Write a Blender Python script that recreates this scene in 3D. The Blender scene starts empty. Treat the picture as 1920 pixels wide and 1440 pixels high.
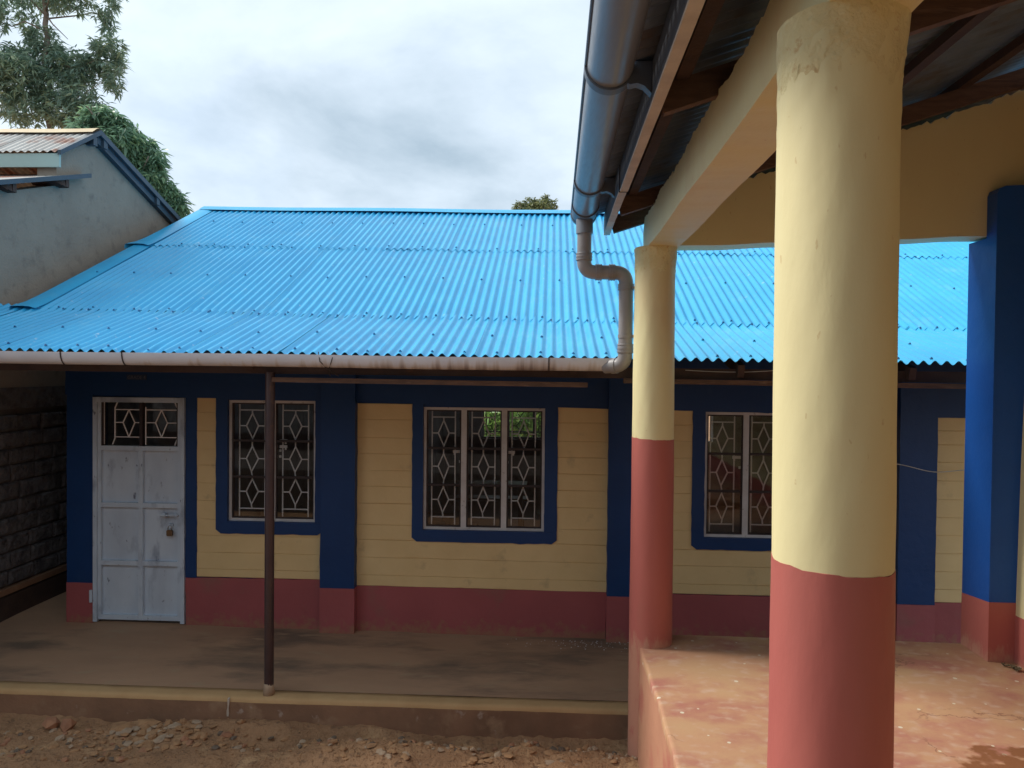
import bpy, math, random
import numpy as np
from mathutils import Vector, Matrix

# ------------------------------------------------------------------ camera, world, sun, exposure
S = bpy.context.scene
COL = S.collection
EYE = 2.5
F_PX = 1420.0
cam_d = bpy.data.cameras.new('camera')
cam = bpy.data.objects.new('camera', cam_d)
COL.objects.link(cam)
cam_d.sensor_fit = 'HORIZONTAL'
cam_d.sensor_width = 36.0
cam_d.lens = 36.0 * F_PX / 1920.0
cam_d.clip_start = 0.05
cam_d.clip_end = 3000.0
_pitch, _roll = math.atan(25 / 1420), 0.0095
_f = Vector((0, math.cos(_pitch), -math.sin(_pitch)))
_u0 = Vector((0, math.sin(_pitch), math.cos(_pitch)))
_r = Vector((1, 0, 0)) * math.cos(_roll) + _u0 * math.sin(_roll)
_u = _u0 * math.cos(_roll) - Vector((1, 0, 0)) * math.sin(_roll)
M = Matrix((_r, _u, -_f)).transposed().to_4x4()
M.translation = Vector((0, 0, EYE))
cam.matrix_world = M
S.camera = cam

SUN_EL, SUN_AZ = math.radians(46), math.radians(-72)      # azimuth measured from +Y (ahead of the camera) towards +X
sun_d = bpy.data.lights.new('sun', 'SUN')
sun_d.energy = 2.4
sun_d.angle = math.radians(20)
sun_d.color = (1.0, 0.95, 0.88)
sun = bpy.data.objects.new('sun', sun_d)
COL.objects.link(sun)
_sd = Vector((math.sin(SUN_AZ) * math.cos(SUN_EL), math.cos(SUN_AZ) * math.cos(SUN_EL), math.sin(SUN_EL)))
sun.rotation_euler = (-_sd).to_track_quat('-Z', 'Y').to_euler()
sun.location = _sd * 50

S.view_settings.view_transform = 'Standard'
S.view_settings.look = 'None'
S.view_settings.exposure = 0.82
S.view_settings.gamma = 1.0
S.view_settings.use_curve_mapping = False

world = bpy.data.worlds.new('World')
S.world = world
world.use_nodes = True
wt = world.node_tree
wt.nodes.clear()


def wn(t, **kw):
    n = wt.nodes.new(t)
    for k, v in kw.items():
        setattr(n, k, v)
    return n


def build_world():
    L = wt.links.new
    sky = wn('ShaderNodeTexSky', sky_type='NISHITA', sun_disc=False, sun_elevation=SUN_EL, sun_rotation=SUN_AZ)
    bg1 = wn('ShaderNodeBackground')
    bg1.inputs['Strength'].default_value = 0.10
    L(sky.outputs[0], bg1.inputs['Color'])
    tc = wn('ShaderNodeTexCoord')
    mp = wn('ShaderNodeMapping')
    mp.inputs['Location'].default_value = (2.28, 0.4, 0.965)
    mp.inputs['Rotation'].default_value = (0, math.radians(24), 0)
    mp.inputs['Scale'].default_value = (2.6, 2.6, 4.6)
    L(tc.outputs['Generated'], mp.inputs[0])
    n1 = wn('ShaderNodeTexNoise')
    n1.inputs['Scale'].default_value = 1.0; n1.inputs['Detail'].default_value = 11; n1.inputs['Roughness'].default_value = 0.56
    n1.inputs['Distortion'].default_value = 0.25
    L(mp.outputs[0], n1.inputs['Vector'])
    rp = wn('ShaderNodeValToRGB')
    e = rp.color_ramp.elements
    e[0].position = 0.26; e[0].color = (0.26, 0.335, 0.405, 1)
    e[1].position = 0.66; e[1].color = (0.545, 0.625, 0.675, 1)
    m = e.new(0.50); m.color = (0.455, 0.53, 0.605, 1)
    L(n1.outputs['Fac'], rp.inputs[0])
    bg2 = wn('ShaderNodeBackground')
    bg2.inputs['Strength'].default_value = 1.0
    L(rp.outputs[0], bg2.inputs['Color'])
    n2 = wn('ShaderNodeTexNoise')
    n2.inputs['Scale'].default_value = 0.8; n2.inputs['Detail'].default_value = 4
    L(mp.outputs[0], n2.inputs['Vector'])
    mr = wn('ShaderNodeMapRange')
    mr.inputs['From Min'].default_value = 0.3; mr.inputs['From Max'].default_value = 0.5
    mr.inputs['To Min'].default_value = 0.8; mr.inputs['To Max'].default_value = 1.0
    L(n2.outputs['Fac'], mr.inputs['Value'])
    mix = wn('ShaderNodeMixShader')
    L(mr.outputs[0], mix.inputs[0]); L(bg1.outputs[0], mix.inputs[1]); L(bg2.outputs[0], mix.inputs[2])
    out = wn('ShaderNodeOutputWorld')
    L(mix.outputs[0], out.inputs['Surface'])


build_world()

# ------------------------------------------------------------------ frames of the two buildings
PSI = math.radians(3.0)
FU = np.array([math.cos(PSI), -math.sin(PSI), 0.0])        # along the blue-roofed school's front, to the right
FN = np.array([-math.sin(PSI), -math.cos(PSI), 0.0])       # out of that front, towards the yard
FO = np.array([0.349, 6.658, 0.0])
ZZ = np.array([0, 0, 1.0])
SIG = math.radians(3.3)
NL = np.array([math.cos(SIG), -math.sin(SIG), 0.0])        # across the nearer block's veranda, to the right
NA = np.array([math.sin(SIG), math.cos(SIG), 0.0])         # along it, away from the camera
NO = np.array([0.915, 4.89, 0.0])


def fac(u, v, w):                                           # front of the school: along, up, out
    return FO + FU * u + ZZ * v + FN * w


def nea(l, a, z):                                           # nearer block: across, along, up
    return NO + NL * l + NA * a + ZZ * z


rng = random.Random(11)
nrg = np.random.default_rng(5)

# ------------------------------------------------------------------ materials


def mat(name, c1, c2=None, scale=6.0, rough=0.75, bump=0.15, bscale=60.0, dist=0.004, spots=None, spot_scale=8.0,
        spot_lo=0.60, spot_hi=0.68, metal=0.0, spec=0.35, detail=6.0, stretch=(1, 1, 1), lump=0.0, lscale=9.0, ldist=0.012,
        spots2=None, s2_scale=30.0, s2_lo=0.66, s2_hi=0.70, mud=None, cracks=None):
    m = bpy.data.materials.new(name)
    m.use_nodes = True
    t = m.node_tree
    b = t.nodes['Principled BSDF']
    L = t.links.new
    N = t.nodes.new
    geo = N('ShaderNodeNewGeometry')
    mp = N('ShaderNodeMapping')
    mp.inputs['Scale'].default_value = stretch
    L(geo.outputs['Position'], mp.inputs[0])

    def noise(sc, de=6.0, ro=0.55):
        n = N('ShaderNodeTexNoise')
        n.inputs['Scale'].default_value = sc
        n.inputs['Detail'].default_value = de
        n.inputs['Roughness'].default_value = ro
        L(mp.outputs[0], n.inputs['Vector'])
        return n

    def rng_(sock, a, bb, c=0.0, d=1.0):
        r = N('ShaderNodeMapRange')
        r.inputs['From Min'].default_value = a; r.inputs['From Max'].default_value = bb
        r.inputs['To Min'].default_value = c; r.inputs['To Max'].default_value = d
        L(sock, r.inputs['Value'])
        return r.outputs[0]

    def mixc(fac_, a, bcol):
        x = N('ShaderNodeMix'); x.data_type = 'RGBA'
        L(fac_, x.inputs[0])
        for s_, v_ in ((x.inputs[6], a), (x.inputs[7], bcol)):
            if isinstance(v_, tuple):
                s_.default_value = (*v_[:3], 1)
            else:
                L(v_, s_)
        return x.outputs[2]
    c2 = c2 or tuple(min(1, x * 0.82) for x in c1)
    n1 = noise(scale, detail)
    col = mixc(rng_(n1.outputs['Fac'], 0.33, 0.67), c1, c2)
    if spots:
        col = mixc(rng_(noise(spot_scale, 5.0, 0.6).outputs['Fac'], spot_lo, spot_hi), col, spots)
    if spots2:
        col = mixc(rng_(noise(s2_scale, 3.0, 0.5).outputs['Fac'], s2_lo, s2_hi), col, spots2)
    if mud:                                                 # dust and mud splashed up from a floor at height mud[0]
        sz = N('ShaderNodeSeparateXYZ'); L(geo.outputs['Position'], sz.inputs[0])
        hgt = rng_(sz.outputs['Z'], mud[0], mud[0] + mud[1], 0.30, -0.12)
        ad = N('ShaderNodeMath'); ad.operation = 'ADD'
        L(noise(17.0, 8.0, 0.65).outputs['Fac'], ad.inputs[0]); L(hgt, ad.inputs[1])
        col = mixc(rng_(ad.outputs[0], 0.58, 0.78, 0.0, 0.75), col, mud[2])
    if cracks:                                              # hairline cracks
        vo = N('ShaderNodeTexVoronoi'); vo.feature = 'DISTANCE_TO_EDGE'; vo.inputs['Scale'].default_value = cracks[0]
        wv = N('ShaderNodeVectorMath'); wv.operation = 'MULTIPLY_ADD'
        nzc = noise(6.0, 4.0, 0.6)
        L(nzc.outputs['Color'], wv.inputs[0]); wv.inputs[1].default_value = (0.25, 0.25, 0.25); L(mp.outputs[0], wv.inputs[2])
        L(wv.outputs[0], vo.inputs['Vector'])
        ck = rng_(vo.outputs['Distance'], 0.0, cracks[1], 1.0, 0.0)
        gate = rng_(noise(1.1, 2.0, 0.5).outputs['Fac'], 0.50, 0.56, 0.0, 1.0)
        mm = N('ShaderNodeMath'); mm.operation = 'MULTIPLY'; L(ck, mm.inputs[0]); L(gate, mm.inputs[1])
        col = mixc(mm.outputs[0], col, cracks[2])
    L(col, b.inputs['Base Color'])
    b.inputs['Metallic'].default_value = metal
    b.inputs['Specular IOR Level'].default_value = spec
    n2 = noise(bscale, 5.0, 0.6)
    L(rng_(n2.outputs['Fac'], 0.2, 0.8, max(0, rough - 0.08), min(1, rough + 0.08)), b.inputs['Roughness'])
    last = None
    if lump:
        bb = N('ShaderNodeBump'); bb.inputs['Strength'].default_value = lump; bb.inputs['Distance'].default_value = ldist
        L(noise(lscale, 3.0, 0.5).outputs['Fac'], bb.inputs['Height'])
        last = bb
    if bump:
        bb = N('ShaderNodeBump'); bb.inputs['Strength'].default_value = bump; bb.inputs['Distance'].default_value = dist
        L(n2.outputs['Fac'], bb.inputs['Height'])
        if last:
            L(last.outputs[0], bb.inputs['Normal'])
        last = bb
    if last:
        L(last.outputs[0], b.inputs['Normal'])
    return m


CREAM = (0.73, 0.655, 0.365)
MT = {}
MT['cream'] = mat('cream_paint', CREAM, (0.70, 0.615, 0.335), 3, 0.6, 0.3, 60, 0.0025, stretch=(1, 1, 0.42), lump=0.4, lscale=8, ldist=0.006, spots2=(0.62, 0.5, 0.26), s2_scale=60, s2_lo=0.70, s2_hi=0.74,
                  spots=(0.66, 0.53, 0.29), spot_scale=2.2, spot_lo=0.56, spot_hi=0.75)
MT['cream_rough'] = mat('rough_cream_plaster', (0.71, 0.63, 0.35), (0.66, 0.57, 0.30), 14, 0.7, 0.8, 70, 0.006, lump=0.8, lscale=26, ldist=0.010,
                        spots=(0.58, 0.43, 0.21), spot_scale=24, spot_lo=0.60, spot_hi=0.68)
MT['board'] = mat('cream_boards', (0.76, 0.56, 0.285), (0.71, 0.515, 0.255), 4, 0.55, 0.35, 60, 0.003, lump=0.5, lscale=16, ldist=0.006,
                  spots=(0.5, 0.36, 0.2), spot_scale=5, spot_lo=0.62, spot_hi=0.8)
MT['red'] = mat('red_paint', (0.46, 0.135, 0.108), (0.41, 0.115, 0.097), 3, 0.55, 0.3, 60, 0.0025, stretch=(1, 1, 0.38), lump=0.28, lscale=7, ldist=0.005,
                spots=(0.40, 0.13, 0.10), spot_scale=4, spot_lo=0.55, spot_hi=0.75, mud=(0.74, 0.17, (0.50, 0.27, 0.18)))
MT['red_wall'] = mat('red_wall_paint', (0.37, 0.095, 0.10), (0.33, 0.085, 0.09), 2.5, 0.5, 0.3, 70, 0.003, lump=0.4,
                     spots=(0.27, 0.12, 0.10), spot_scale=3.0, spot_lo=0.58, spot_hi=0.8, mud=(0.15, 0.22, (0.33, 0.17, 0.10)))
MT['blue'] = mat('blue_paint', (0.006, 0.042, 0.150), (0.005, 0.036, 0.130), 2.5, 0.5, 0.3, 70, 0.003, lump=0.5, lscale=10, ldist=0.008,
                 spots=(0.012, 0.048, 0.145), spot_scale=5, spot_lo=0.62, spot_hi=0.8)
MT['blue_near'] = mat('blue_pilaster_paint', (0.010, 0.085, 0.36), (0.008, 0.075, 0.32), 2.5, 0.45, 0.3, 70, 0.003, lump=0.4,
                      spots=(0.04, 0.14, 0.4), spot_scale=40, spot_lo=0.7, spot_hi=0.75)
MT['roof'] = mat('blue_roof_paint', (0.032, 0.385, 0.67), (0.025, 0.34, 0.62), 2.2, 0.34, 0, 5, 0.002, spec=0.38,
                 spots=(0.085, 0.40, 0.64), spot_scale=3.5, spot_lo=0.55, spot_hi=0.8, spots2=(0.22, 0.45, 0.66), s2_scale=18, s2_lo=0.68, s2_hi=0.75)
MT['screw'] = mat('roof_screws', (0.03, 0.17, 0.36), None, 8, 0.5, 0, 10)
MT['galv'] = mat('galvanised_sheet', (0.16, 0.21, 0.27), (0.10, 0.13, 0.17), 5, 0.5, 0.2, 40, 0.003, metal=0.25, spec=0.5,
                 spots=(0.10, 0.085, 0.08), spot_scale=3, spot_lo=0.55, spot_hi=0.72)
MT['oldsheet'] = mat('weathered_roof_sheet', (0.50, 0.50, 0.47), (0.40, 0.38, 0.35), 3, 0.55, 0.2, 40, 0.003, metal=0.1,
                     spots=(0.27, 0.12, 0.075), spot_scale=2.2, spot_lo=0.50, spot_hi=0.64)
MT['oldridge'] = mat('ochre_ridge_cap', (0.52, 0.42, 0.24), (0.45, 0.33, 0.18), 5, 0.6, 0.2, 40)
MT['edge_blue'] = mat('faded_blue_edge', (0.055, 0.085, 0.115), (0.04, 0.065, 0.09), 4, 0.55, 0.2, 40)
MT['palegreen'] = mat('pale_green_fascia', (0.36, 0.50, 0.47), (0.33, 0.46, 0.44), 3, 0.5, 0.1, 40)
MT['gutter'] = mat('grey_plastic_gutter', (0.20, 0.22, 0.25), (0.17, 0.19, 0.22), 3, 0.34, 0.02, 90, 0.001, spec=0.6, stretch=(1, 0.12, 1), metal=0.0,
                   spots=(0.17, 0.19, 0.22), spot_scale=6, spot_lo=0.55, spot_hi=0.75)
MT['clip'] = mat('dark_grey_plastic', (0.12, 0.14, 0.17), None, 5, 0.45, 0.1, 60)
MT['pipe'] = mat('grey_pipe_plastic', (0.28, 0.26, 0.26), (0.24, 0.225, 0.22), 6, 0.4, 0.08, 60, spots=(0.20, 0.17, 0.14), spot_scale=7, spot_lo=0.56, spot_hi=0.75)
MT['pipe_cream'] = mat('paint_smudges', (0.66, 0.5, 0.25), None, 8, 0.6, 0.2, 60)
MT['timber'] = mat('raw_timber', (0.15, 0.085, 0.055), (0.085, 0.05, 0.036), 7, 0.75, 0.5, 50, 0.004, stretch=(1, 1, 6),
                   spots=(0.2, 0.12, 0.08), spot_scale=6, spot_lo=0.58, spot_hi=0.72)
MT['timber_dark'] = mat('dark_timber', (0.075, 0.045, 0.035), (0.05, 0.032, 0.028), 7, 0.8, 0.5, 50, 0.004)
MT['fascia'] = mat('lit_fascia_timber', (0.52, 0.46, 0.38), (0.42, 0.36, 0.30), 9, 0.7, 0.5, 45, 0.004,
                   spots=(0.5, 0.42, 0.34), spot_scale=12, spot_lo=0.6, spot_hi=0.7)  # pale tone stands in for light on the board's bottom edge
MT['fascia_shade'] = mat('shaded_fascia', (0.075, 0.085, 0.10), (0.055, 0.062, 0.075), 6, 0.6, 0.3, 45, 0.003)  # shade of the gutter put into the board's colour
MT['steel'] = mat('brown_steel_post', (0.055, 0.030, 0.030), (0.04, 0.024, 0.026), 9, 0.42, 0.2, 50, spec=0.5,
                  spots=(0.09, 0.045, 0.03), spot_scale=14, spot_lo=0.58, spot_hi=0.7)
MT['white'] = mat('white_steel_paint', (0.62, 0.60, 0.60), (0.52, 0.49, 0.48), 8, 0.5, 0.2, 60,
                  spots=(0.30, 0.25, 0.23), spot_scale=22, spot_lo=0.62, spot_hi=0.72)
MT['grille'] = mat('white_grille_paint', (0.82, 0.79, 0.78), (0.74, 0.70, 0.69), 20, 0.5, 0.1, 60)
MT['bar'] = mat('dark_glazing_bar', (0.045, 0.032, 0.032), None, 8, 0.6, 0.1, 60)
MT['door'] = mat('worn_white_door_paint', (0.60, 0.68, 0.77), (0.50, 0.57, 0.66), 5, 0.5, 0.2, 40, stretch=(1, 1, 0.45),
                 spots=(0.33, 0.38, 0.46), spot_scale=4.5, spot_lo=0.55, spot_hi=0.68, spots2=(0.18, 0.2, 0.26), s2_scale=26, s2_lo=0.67, s2_hi=0.74)
MT['brass'] = mat('brass', (0.20, 0.14, 0.085), None, 8, 0.4, 0.1, 60, metal=0.7)
MT['chrome'] = mat('shackle_steel', (0.5, 0.5, 0.5), None, 8, 0.3, 0.05, 60, metal=0.9)
MT['render'] = mat('grey_render', (0.29, 0.252, 0.208), (0.25, 0.215, 0.178), 2.2, 0.9, 0.6, 45, 0.008, lump=0.5, lscale=6, ldist=0.02,
                   spots=(0.215, 0.185, 0.155), spot_scale=7, spot_lo=0.54, spot_hi=0.7)
MT['block'] = mat('rough_grey_stone', (0.15, 0.14, 0.145), (0.10, 0.092, 0.095), 9, 0.9, 0.9, 35, 0.02, lump=1.0, lscale=13, ldist=0.05, spots=(0.07, 0.065, 0.07), spot_scale=9, spot_lo=0.5, spot_hi=0.65)
MT['mortar'] = mat('grey_mortar', (0.13, 0.12, 0.12), (0.09, 0.082, 0.08), 9, 0.95, 0.8, 50, 0.008)
MT['porch'] = mat('dusty_cement_floor', (0.44, 0.26, 0.155), (0.35, 0.205, 0.125), 1.6, 0.85, 0.35, 40, 0.004, lump=0.4, lscale=5, ldist=0.01, stretch=(0.6, 1.6, 1),
                  spots=(0.19, 0.125, 0.085), spot_scale=1.3, spot_lo=0.50, spot_hi=0.66, spots2=(0.40, 0.265, 0.16), s2_scale=6, s2_lo=0.60, s2_hi=0.75)
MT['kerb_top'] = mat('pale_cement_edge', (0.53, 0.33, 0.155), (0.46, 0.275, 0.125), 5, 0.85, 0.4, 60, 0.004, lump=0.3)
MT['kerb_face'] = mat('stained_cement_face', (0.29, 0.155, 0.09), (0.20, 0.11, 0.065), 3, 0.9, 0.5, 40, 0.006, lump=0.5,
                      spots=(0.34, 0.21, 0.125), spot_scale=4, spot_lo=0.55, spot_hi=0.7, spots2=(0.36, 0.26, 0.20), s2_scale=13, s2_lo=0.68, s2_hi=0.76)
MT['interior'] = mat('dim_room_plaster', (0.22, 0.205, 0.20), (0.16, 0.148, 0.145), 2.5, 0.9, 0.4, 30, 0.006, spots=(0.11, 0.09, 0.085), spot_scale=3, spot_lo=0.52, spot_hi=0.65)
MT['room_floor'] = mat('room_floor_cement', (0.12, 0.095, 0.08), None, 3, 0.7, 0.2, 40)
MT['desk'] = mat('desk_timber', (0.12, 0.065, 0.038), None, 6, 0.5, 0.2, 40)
MT['paper'] = mat('white_paper', (0.8, 0.8, 0.78), None, 4, 0.7, 0, 10)
MT['bark'] = mat('tree_bark', (0.24, 0.205, 0.17), (0.15, 0.125, 0.10), 4, 0.9, 0.8, 20, 0.02)
MT['cable'] = mat('white_cable', (0.55, 0.52, 0.48), None, 8, 0.5, 0, 10)
MT['wire'] = mat('dark_wire', (0.05, 0.04, 0.035), None, 8, 0.6, 0, 10)
MT['sign'] = mat('sign_plate', (0.035, 0.055, 0.11), None, 8, 0.5, 0, 10)
MT['signtext'] = mat('sign_lettering', (0.15, 0.155, 0.20), None, 8, 0.6, 0, 10)
MT['stone_red'] = mat('red_brown_stone', (0.40, 0.19, 0.10), (0.30, 0.14, 0.08), 14, 0.9, 0.5, 60, 0.006)
MT['stone_tan'] = mat('tan_stone', (0.41, 0.225, 0.11), (0.30, 0.16, 0.08), 14, 0.9, 0.5, 60, 0.006)
MT['stone_grey'] = mat('pale_grey_stone', (0.42, 0.295, 0.195), (0.32, 0.22, 0.145), 14, 0.9, 0.5, 60, 0.006)
MT['stone_dark'] = mat('dark_stone', (0.17, 0.12, 0.085), None, 14, 0.9, 0.5, 60, 0.006)
MT['drip'] = mat('paint_drip', (0.55, 0.45, 0.36), None, 8, 0.6, 0, 10)
MT['dryleaf'] = mat('dry_leaf', (0.16, 0.12, 0.06), (0.09, 0.07, 0.04), 20, 0.8, 0.2, 60)


def leaf_mat(name, c1, c2, c3):
    m = bpy.data.materials.new(name)
    m.use_nodes = True
    t = m.node_tree
    b = t.nodes['Principled BSDF']
    at = t.nodes.new('ShaderNodeAttribute'); at.attribute_name = 'tint'
    rp = t.nodes.new('ShaderNodeValToRGB')
    e = rp.color_ramp.elements
    e[0].color = (*c1, 1); e[1].color = (*c3, 1)
    x = e.new(0.55); x.color = (*c2, 1)
    t.links.new(at.outputs['Fac'], rp.inputs[0])
    t.links.new(rp.outputs[0], b.inputs['Base Color'])
    b.inputs['Roughness'].default_value = 0.42
    tr = t.nodes.new('ShaderNodeBsdfTranslucent')
    t.links.new(rp.outputs[0], tr.inputs['Color'])
    mx = t.nodes.new('ShaderNodeMixShader'); mx.inputs[0].default_value = 0.42
    t.links.new(b.outputs[0], mx.inputs[1]); t.links.new(tr.outputs[0], mx.inputs[2])
    t.links.new(mx.outputs[0], t.nodes['Material Output'].inputs[0])
    return m


MT['leaf_dark'] = leaf_mat('grey_green_leaves', (0.18, 0.28, 0.24), (0.26, 0.38, 0.29), (0.42, 0.53, 0.31))
MT['leaf_mango'] = leaf_mat('deep_green_leaves', (0.14, 0.25, 0.18), (0.205, 0.35, 0.22), (0.36, 0.49, 0.23))
MT['leaf_olive'] = leaf_mat('olive_leaves', (0.12, 0.15, 0.075), (0.21, 0.24, 0.11), (0.32, 0.31, 0.14))
MT['leaf_bright'] = leaf_mat('bright_garden_leaves', (0.14, 0.30, 0.06), (0.30, 0.50, 0.11), (0.60, 0.62, 0.22))


def glass_mat():
    m = bpy.data.materials.new('window_glass')
    m.use_nodes = True
    t = m.node_tree
    t.nodes.remove(t.nodes['Principled BSDF'])
    tr = t.nodes.new('ShaderNodeBsdfTransparent'); tr.inputs[0].default_value = (0.95, 0.96, 0.96, 1)
    gl = t.nodes.new('ShaderNodeBsdfGlossy'); gl.inputs['Roughness'].default_value = 0.02
    fr = t.nodes.new('ShaderNodeFresnel'); fr.inputs[0].default_value = 1.5
    ad = t.nodes.new('ShaderNodeMath'); ad.operation = 'MULTIPLY_ADD'; ad.inputs[1].default_value = 1.1; ad.inputs[2].default_value = 0.0
    mx = t.nodes.new('ShaderNodeMixShader')
    t.links.new(fr.outputs[0], ad.inputs[0]); t.links.new(ad.outputs[0], mx.inputs[0])
    t.links.new(tr.outputs[0], mx.inputs[1]); t.links.new(gl.outputs[0], mx.inputs[2])
    t.links.new(mx.outputs[0], t.nodes['Material Output'].inputs[0])
    return m


MT['glass'] = glass_mat()


def far_gutter_mat():
    """cream gutter with rust drips that run down its front under each roof valley"""
    m = mat('stained_cream_gutter', (0.62, 0.64, 0.69), (0.56, 0.575, 0.62), 4, 0.35, 0.15, 50)
    t = m.node_tree
    b = t.nodes['Principled BSDF']
    L = t.links.new
    N = t.nodes.new
    old = b.inputs['Base Color'].links[0].from_socket
    geo = N('ShaderNodeNewGeometry')
    sp = N('ShaderNodeSeparateXYZ'); L(geo.outputs['Position'], sp.inputs[0])
    mp = N('ShaderNodeMapping'); mp.inputs['Scale'].default_value = (13, 0, 0.8); L(geo.outputs['Position'], mp.inputs[0])
    nz = N('ShaderNodeTexNoise'); nz.inputs['Scale'].default_value = 1.3; nz.inputs['Detail'].default_value = 4; L(mp.outputs[0], nz.inputs['Vector'])
    mpb = N('ShaderNodeMapping'); mpb.inputs['Scale'].default_value = (0.8, 0, 0); L(geo.outputs['Position'], mpb.inputs[0])
    nb = N('ShaderNodeTexNoise'); nb.inputs['Scale'].default_value = 1.0; L(mpb.outputs[0], nb.inputs['Vector'])
    # more staining to the right end of the gutter
    rx = N('ShaderNodeMapRange'); rx.inputs['From Min'].default_value = -3.2; rx.inputs['From Max'].default_value = -1.2
    rx.inputs['To Min'].default_value = -0.20; rx.inputs['To Max'].default_value = 0.0; L(sp.outputs['X'], rx.inputs['Value'])
    rz = N('ShaderNodeMapRange'); rz.inputs['From Min'].default_value = 2.585; rz.inputs['From Max'].default_value = 2.50
    rz.inputs['To Min'].default_value = -0.10; rz.inputs['To Max'].default_value = 0.16; L(sp.outputs['Z'], rz.inputs['Value'])
    a1 = N('ShaderNodeMath'); a1.operation = 'ADD'; L(nz.outputs['Fac'], a1.inputs[0]); L(rz.outputs[0], a1.inputs[1])
    a2 = N('ShaderNodeMath'); a2.operation = 'ADD'; L(a1.outputs[0], a2.inputs[0]); L(rx.outputs[0], a2.inputs[1])
    rp = N('ShaderNodeValToRGB')
    e = rp.color_ramp.elements
    e[0].position = 0.50; e[0].color = (0, 0, 0, 1); e[1].position = 0.80; e[1].color = (0.85, 0.85, 0.85, 1)
    L(a2.outputs[0], rp.inputs[0])
    rc = N('ShaderNodeValToRGB')
    e = rc.color_ramp.elements
    e[0].position = 0.55; e[0].color = (0.42, 0.27, 0.11, 1); e[1].position = 0.72; e[1].color = (0.16, 0.105, 0.07, 1)
    L(a2.outputs[0], rc.inputs[0])
    mx = N('ShaderNodeMix'); mx.data_type = 'RGBA'
    L(rp.outputs[0], mx.inputs[0]); L(old, mx.inputs[6]); L(rc.outputs[0], mx.inputs[7])
    L(mx.outputs[2], b.inputs['Base Color'])
    return m


MT['gutter_far'] = far_gutter_mat()


def platform_mat():
    """red-oxide veranda floor: worn to orange cement, pale scuffs, paint flecks, a damp patch in the near corner"""
    m = mat('veranda_floor', (0.46, 0.24, 0.14), (0.47, 0.285, 0.155), 2.4, 0.55, 0.3, 60, 0.003, lump=0.3, lscale=5, ldist=0.006, stretch=(0.9, 1.2, 1),
            spots=(0.385, 0.16, 0.115), spot_scale=3.4, spot_lo=0.46, spot_hi=0.66, spots2=(0.51, 0.33, 0.235), s2_scale=15, s2_lo=0.54, s2_hi=0.74, detail=12, cracks=(0.9, 0.006, (0.22, 0.10, 0.06)))
    t = m.node_tree
    b = t.nodes['Principled BSDF']
    L = t.links.new
    N = t.nodes.new
    old = b.inputs['Base Color'].links[0].from_socket
    geo = N('ShaderNodeNewGeometry')
    vo = N('ShaderNodeTexVoronoi'); vo.inputs['Scale'].default_value = 7.5
    L(geo.outputs['Position'], vo.inputs['Vector'])
    lt = N('ShaderNodeMath'); lt.operation = 'LESS_THAN'; lt.inputs[1].default_value = 0.085
    L(vo.outputs['Distance'], lt.inputs[0])
    mx = N('ShaderNodeMix'); mx.data_type = 'RGBA'; mx.inputs[7].default_value = (0.62, 0.55, 0.42, 1)
    L(lt.outputs[0], mx.inputs[0]); L(old, mx.inputs[6])
    # damp patch
    ds = N('ShaderNodeVectorMath'); ds.operation = 'DISTANCE'
    ds.inputs[1].default_value = (2.32, 3.05, 0.75)
    nz = N('ShaderNodeTexNoise'); nz.inputs['Scale'].default_value = 5; nz.inputs['Detail'].default_value = 4
    L(geo.outputs['Position'], nz.inputs['Vector'])
    L(geo.outputs['Position'], ds.inputs[0])
    ad = N('ShaderNodeMath'); ad.operation = 'MULTIPLY_ADD'; ad.inputs[1].default_value = 0.5
    L(nz.outputs['Fac'], ad.inputs[0]); L(ds.outputs['Value'], ad.inputs[2])
    mr = N('ShaderNodeMapRange'); mr.inputs['From Min'].default_value = 0.66; mr.inputs['From Max'].default_value = 0.69
    mr.inputs['To Min'].default_value = 1; mr.inputs['To Max'].default_value = 0
    L(ad.outputs[0], mr.inputs['Value'])
    m2 = N('ShaderNodeMix'); m2.data_type = 'RGBA'; m2.inputs[7].default_value = (0.22, 0.085, 0.035, 1)
    L(mr.outputs[0], m2.inputs[0]); L(mx.outputs[2], m2.inputs[6])
    L(m2.outputs[2], b.inputs['Base Color'])
    return m


MT['platform'] = platform_mat()
MT['platform_side'] = mat('veranda_side_plaster', (0.47, 0.235, 0.145), (0.42, 0.20, 0.125), 2.5, 0.7, 0.3, 60, 0.004, lump=0.5, lscale=7, ldist=0.01,
                          spots=(0.40, 0.14, 0.10), spot_scale=2.2, spot_lo=0.56, spot_hi=0.66)
MT['ground'] = mat('red_earth', (0.41, 0.225, 0.115), (0.29, 0.155, 0.08), 2.6, 0.95, 0.9, 55, 0.014, lump=0.8, lscale=14, ldist=0.03,
                   spots=(0.50, 0.30, 0.155), spot_scale=3.2, spot_lo=0.54, spot_hi=0.70, spots2=(0.22, 0.12, 0.065), s2_scale=24, s2_lo=0.58, s2_hi=0.68)

# ------------------------------------------------------------------ mesh helpers


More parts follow.
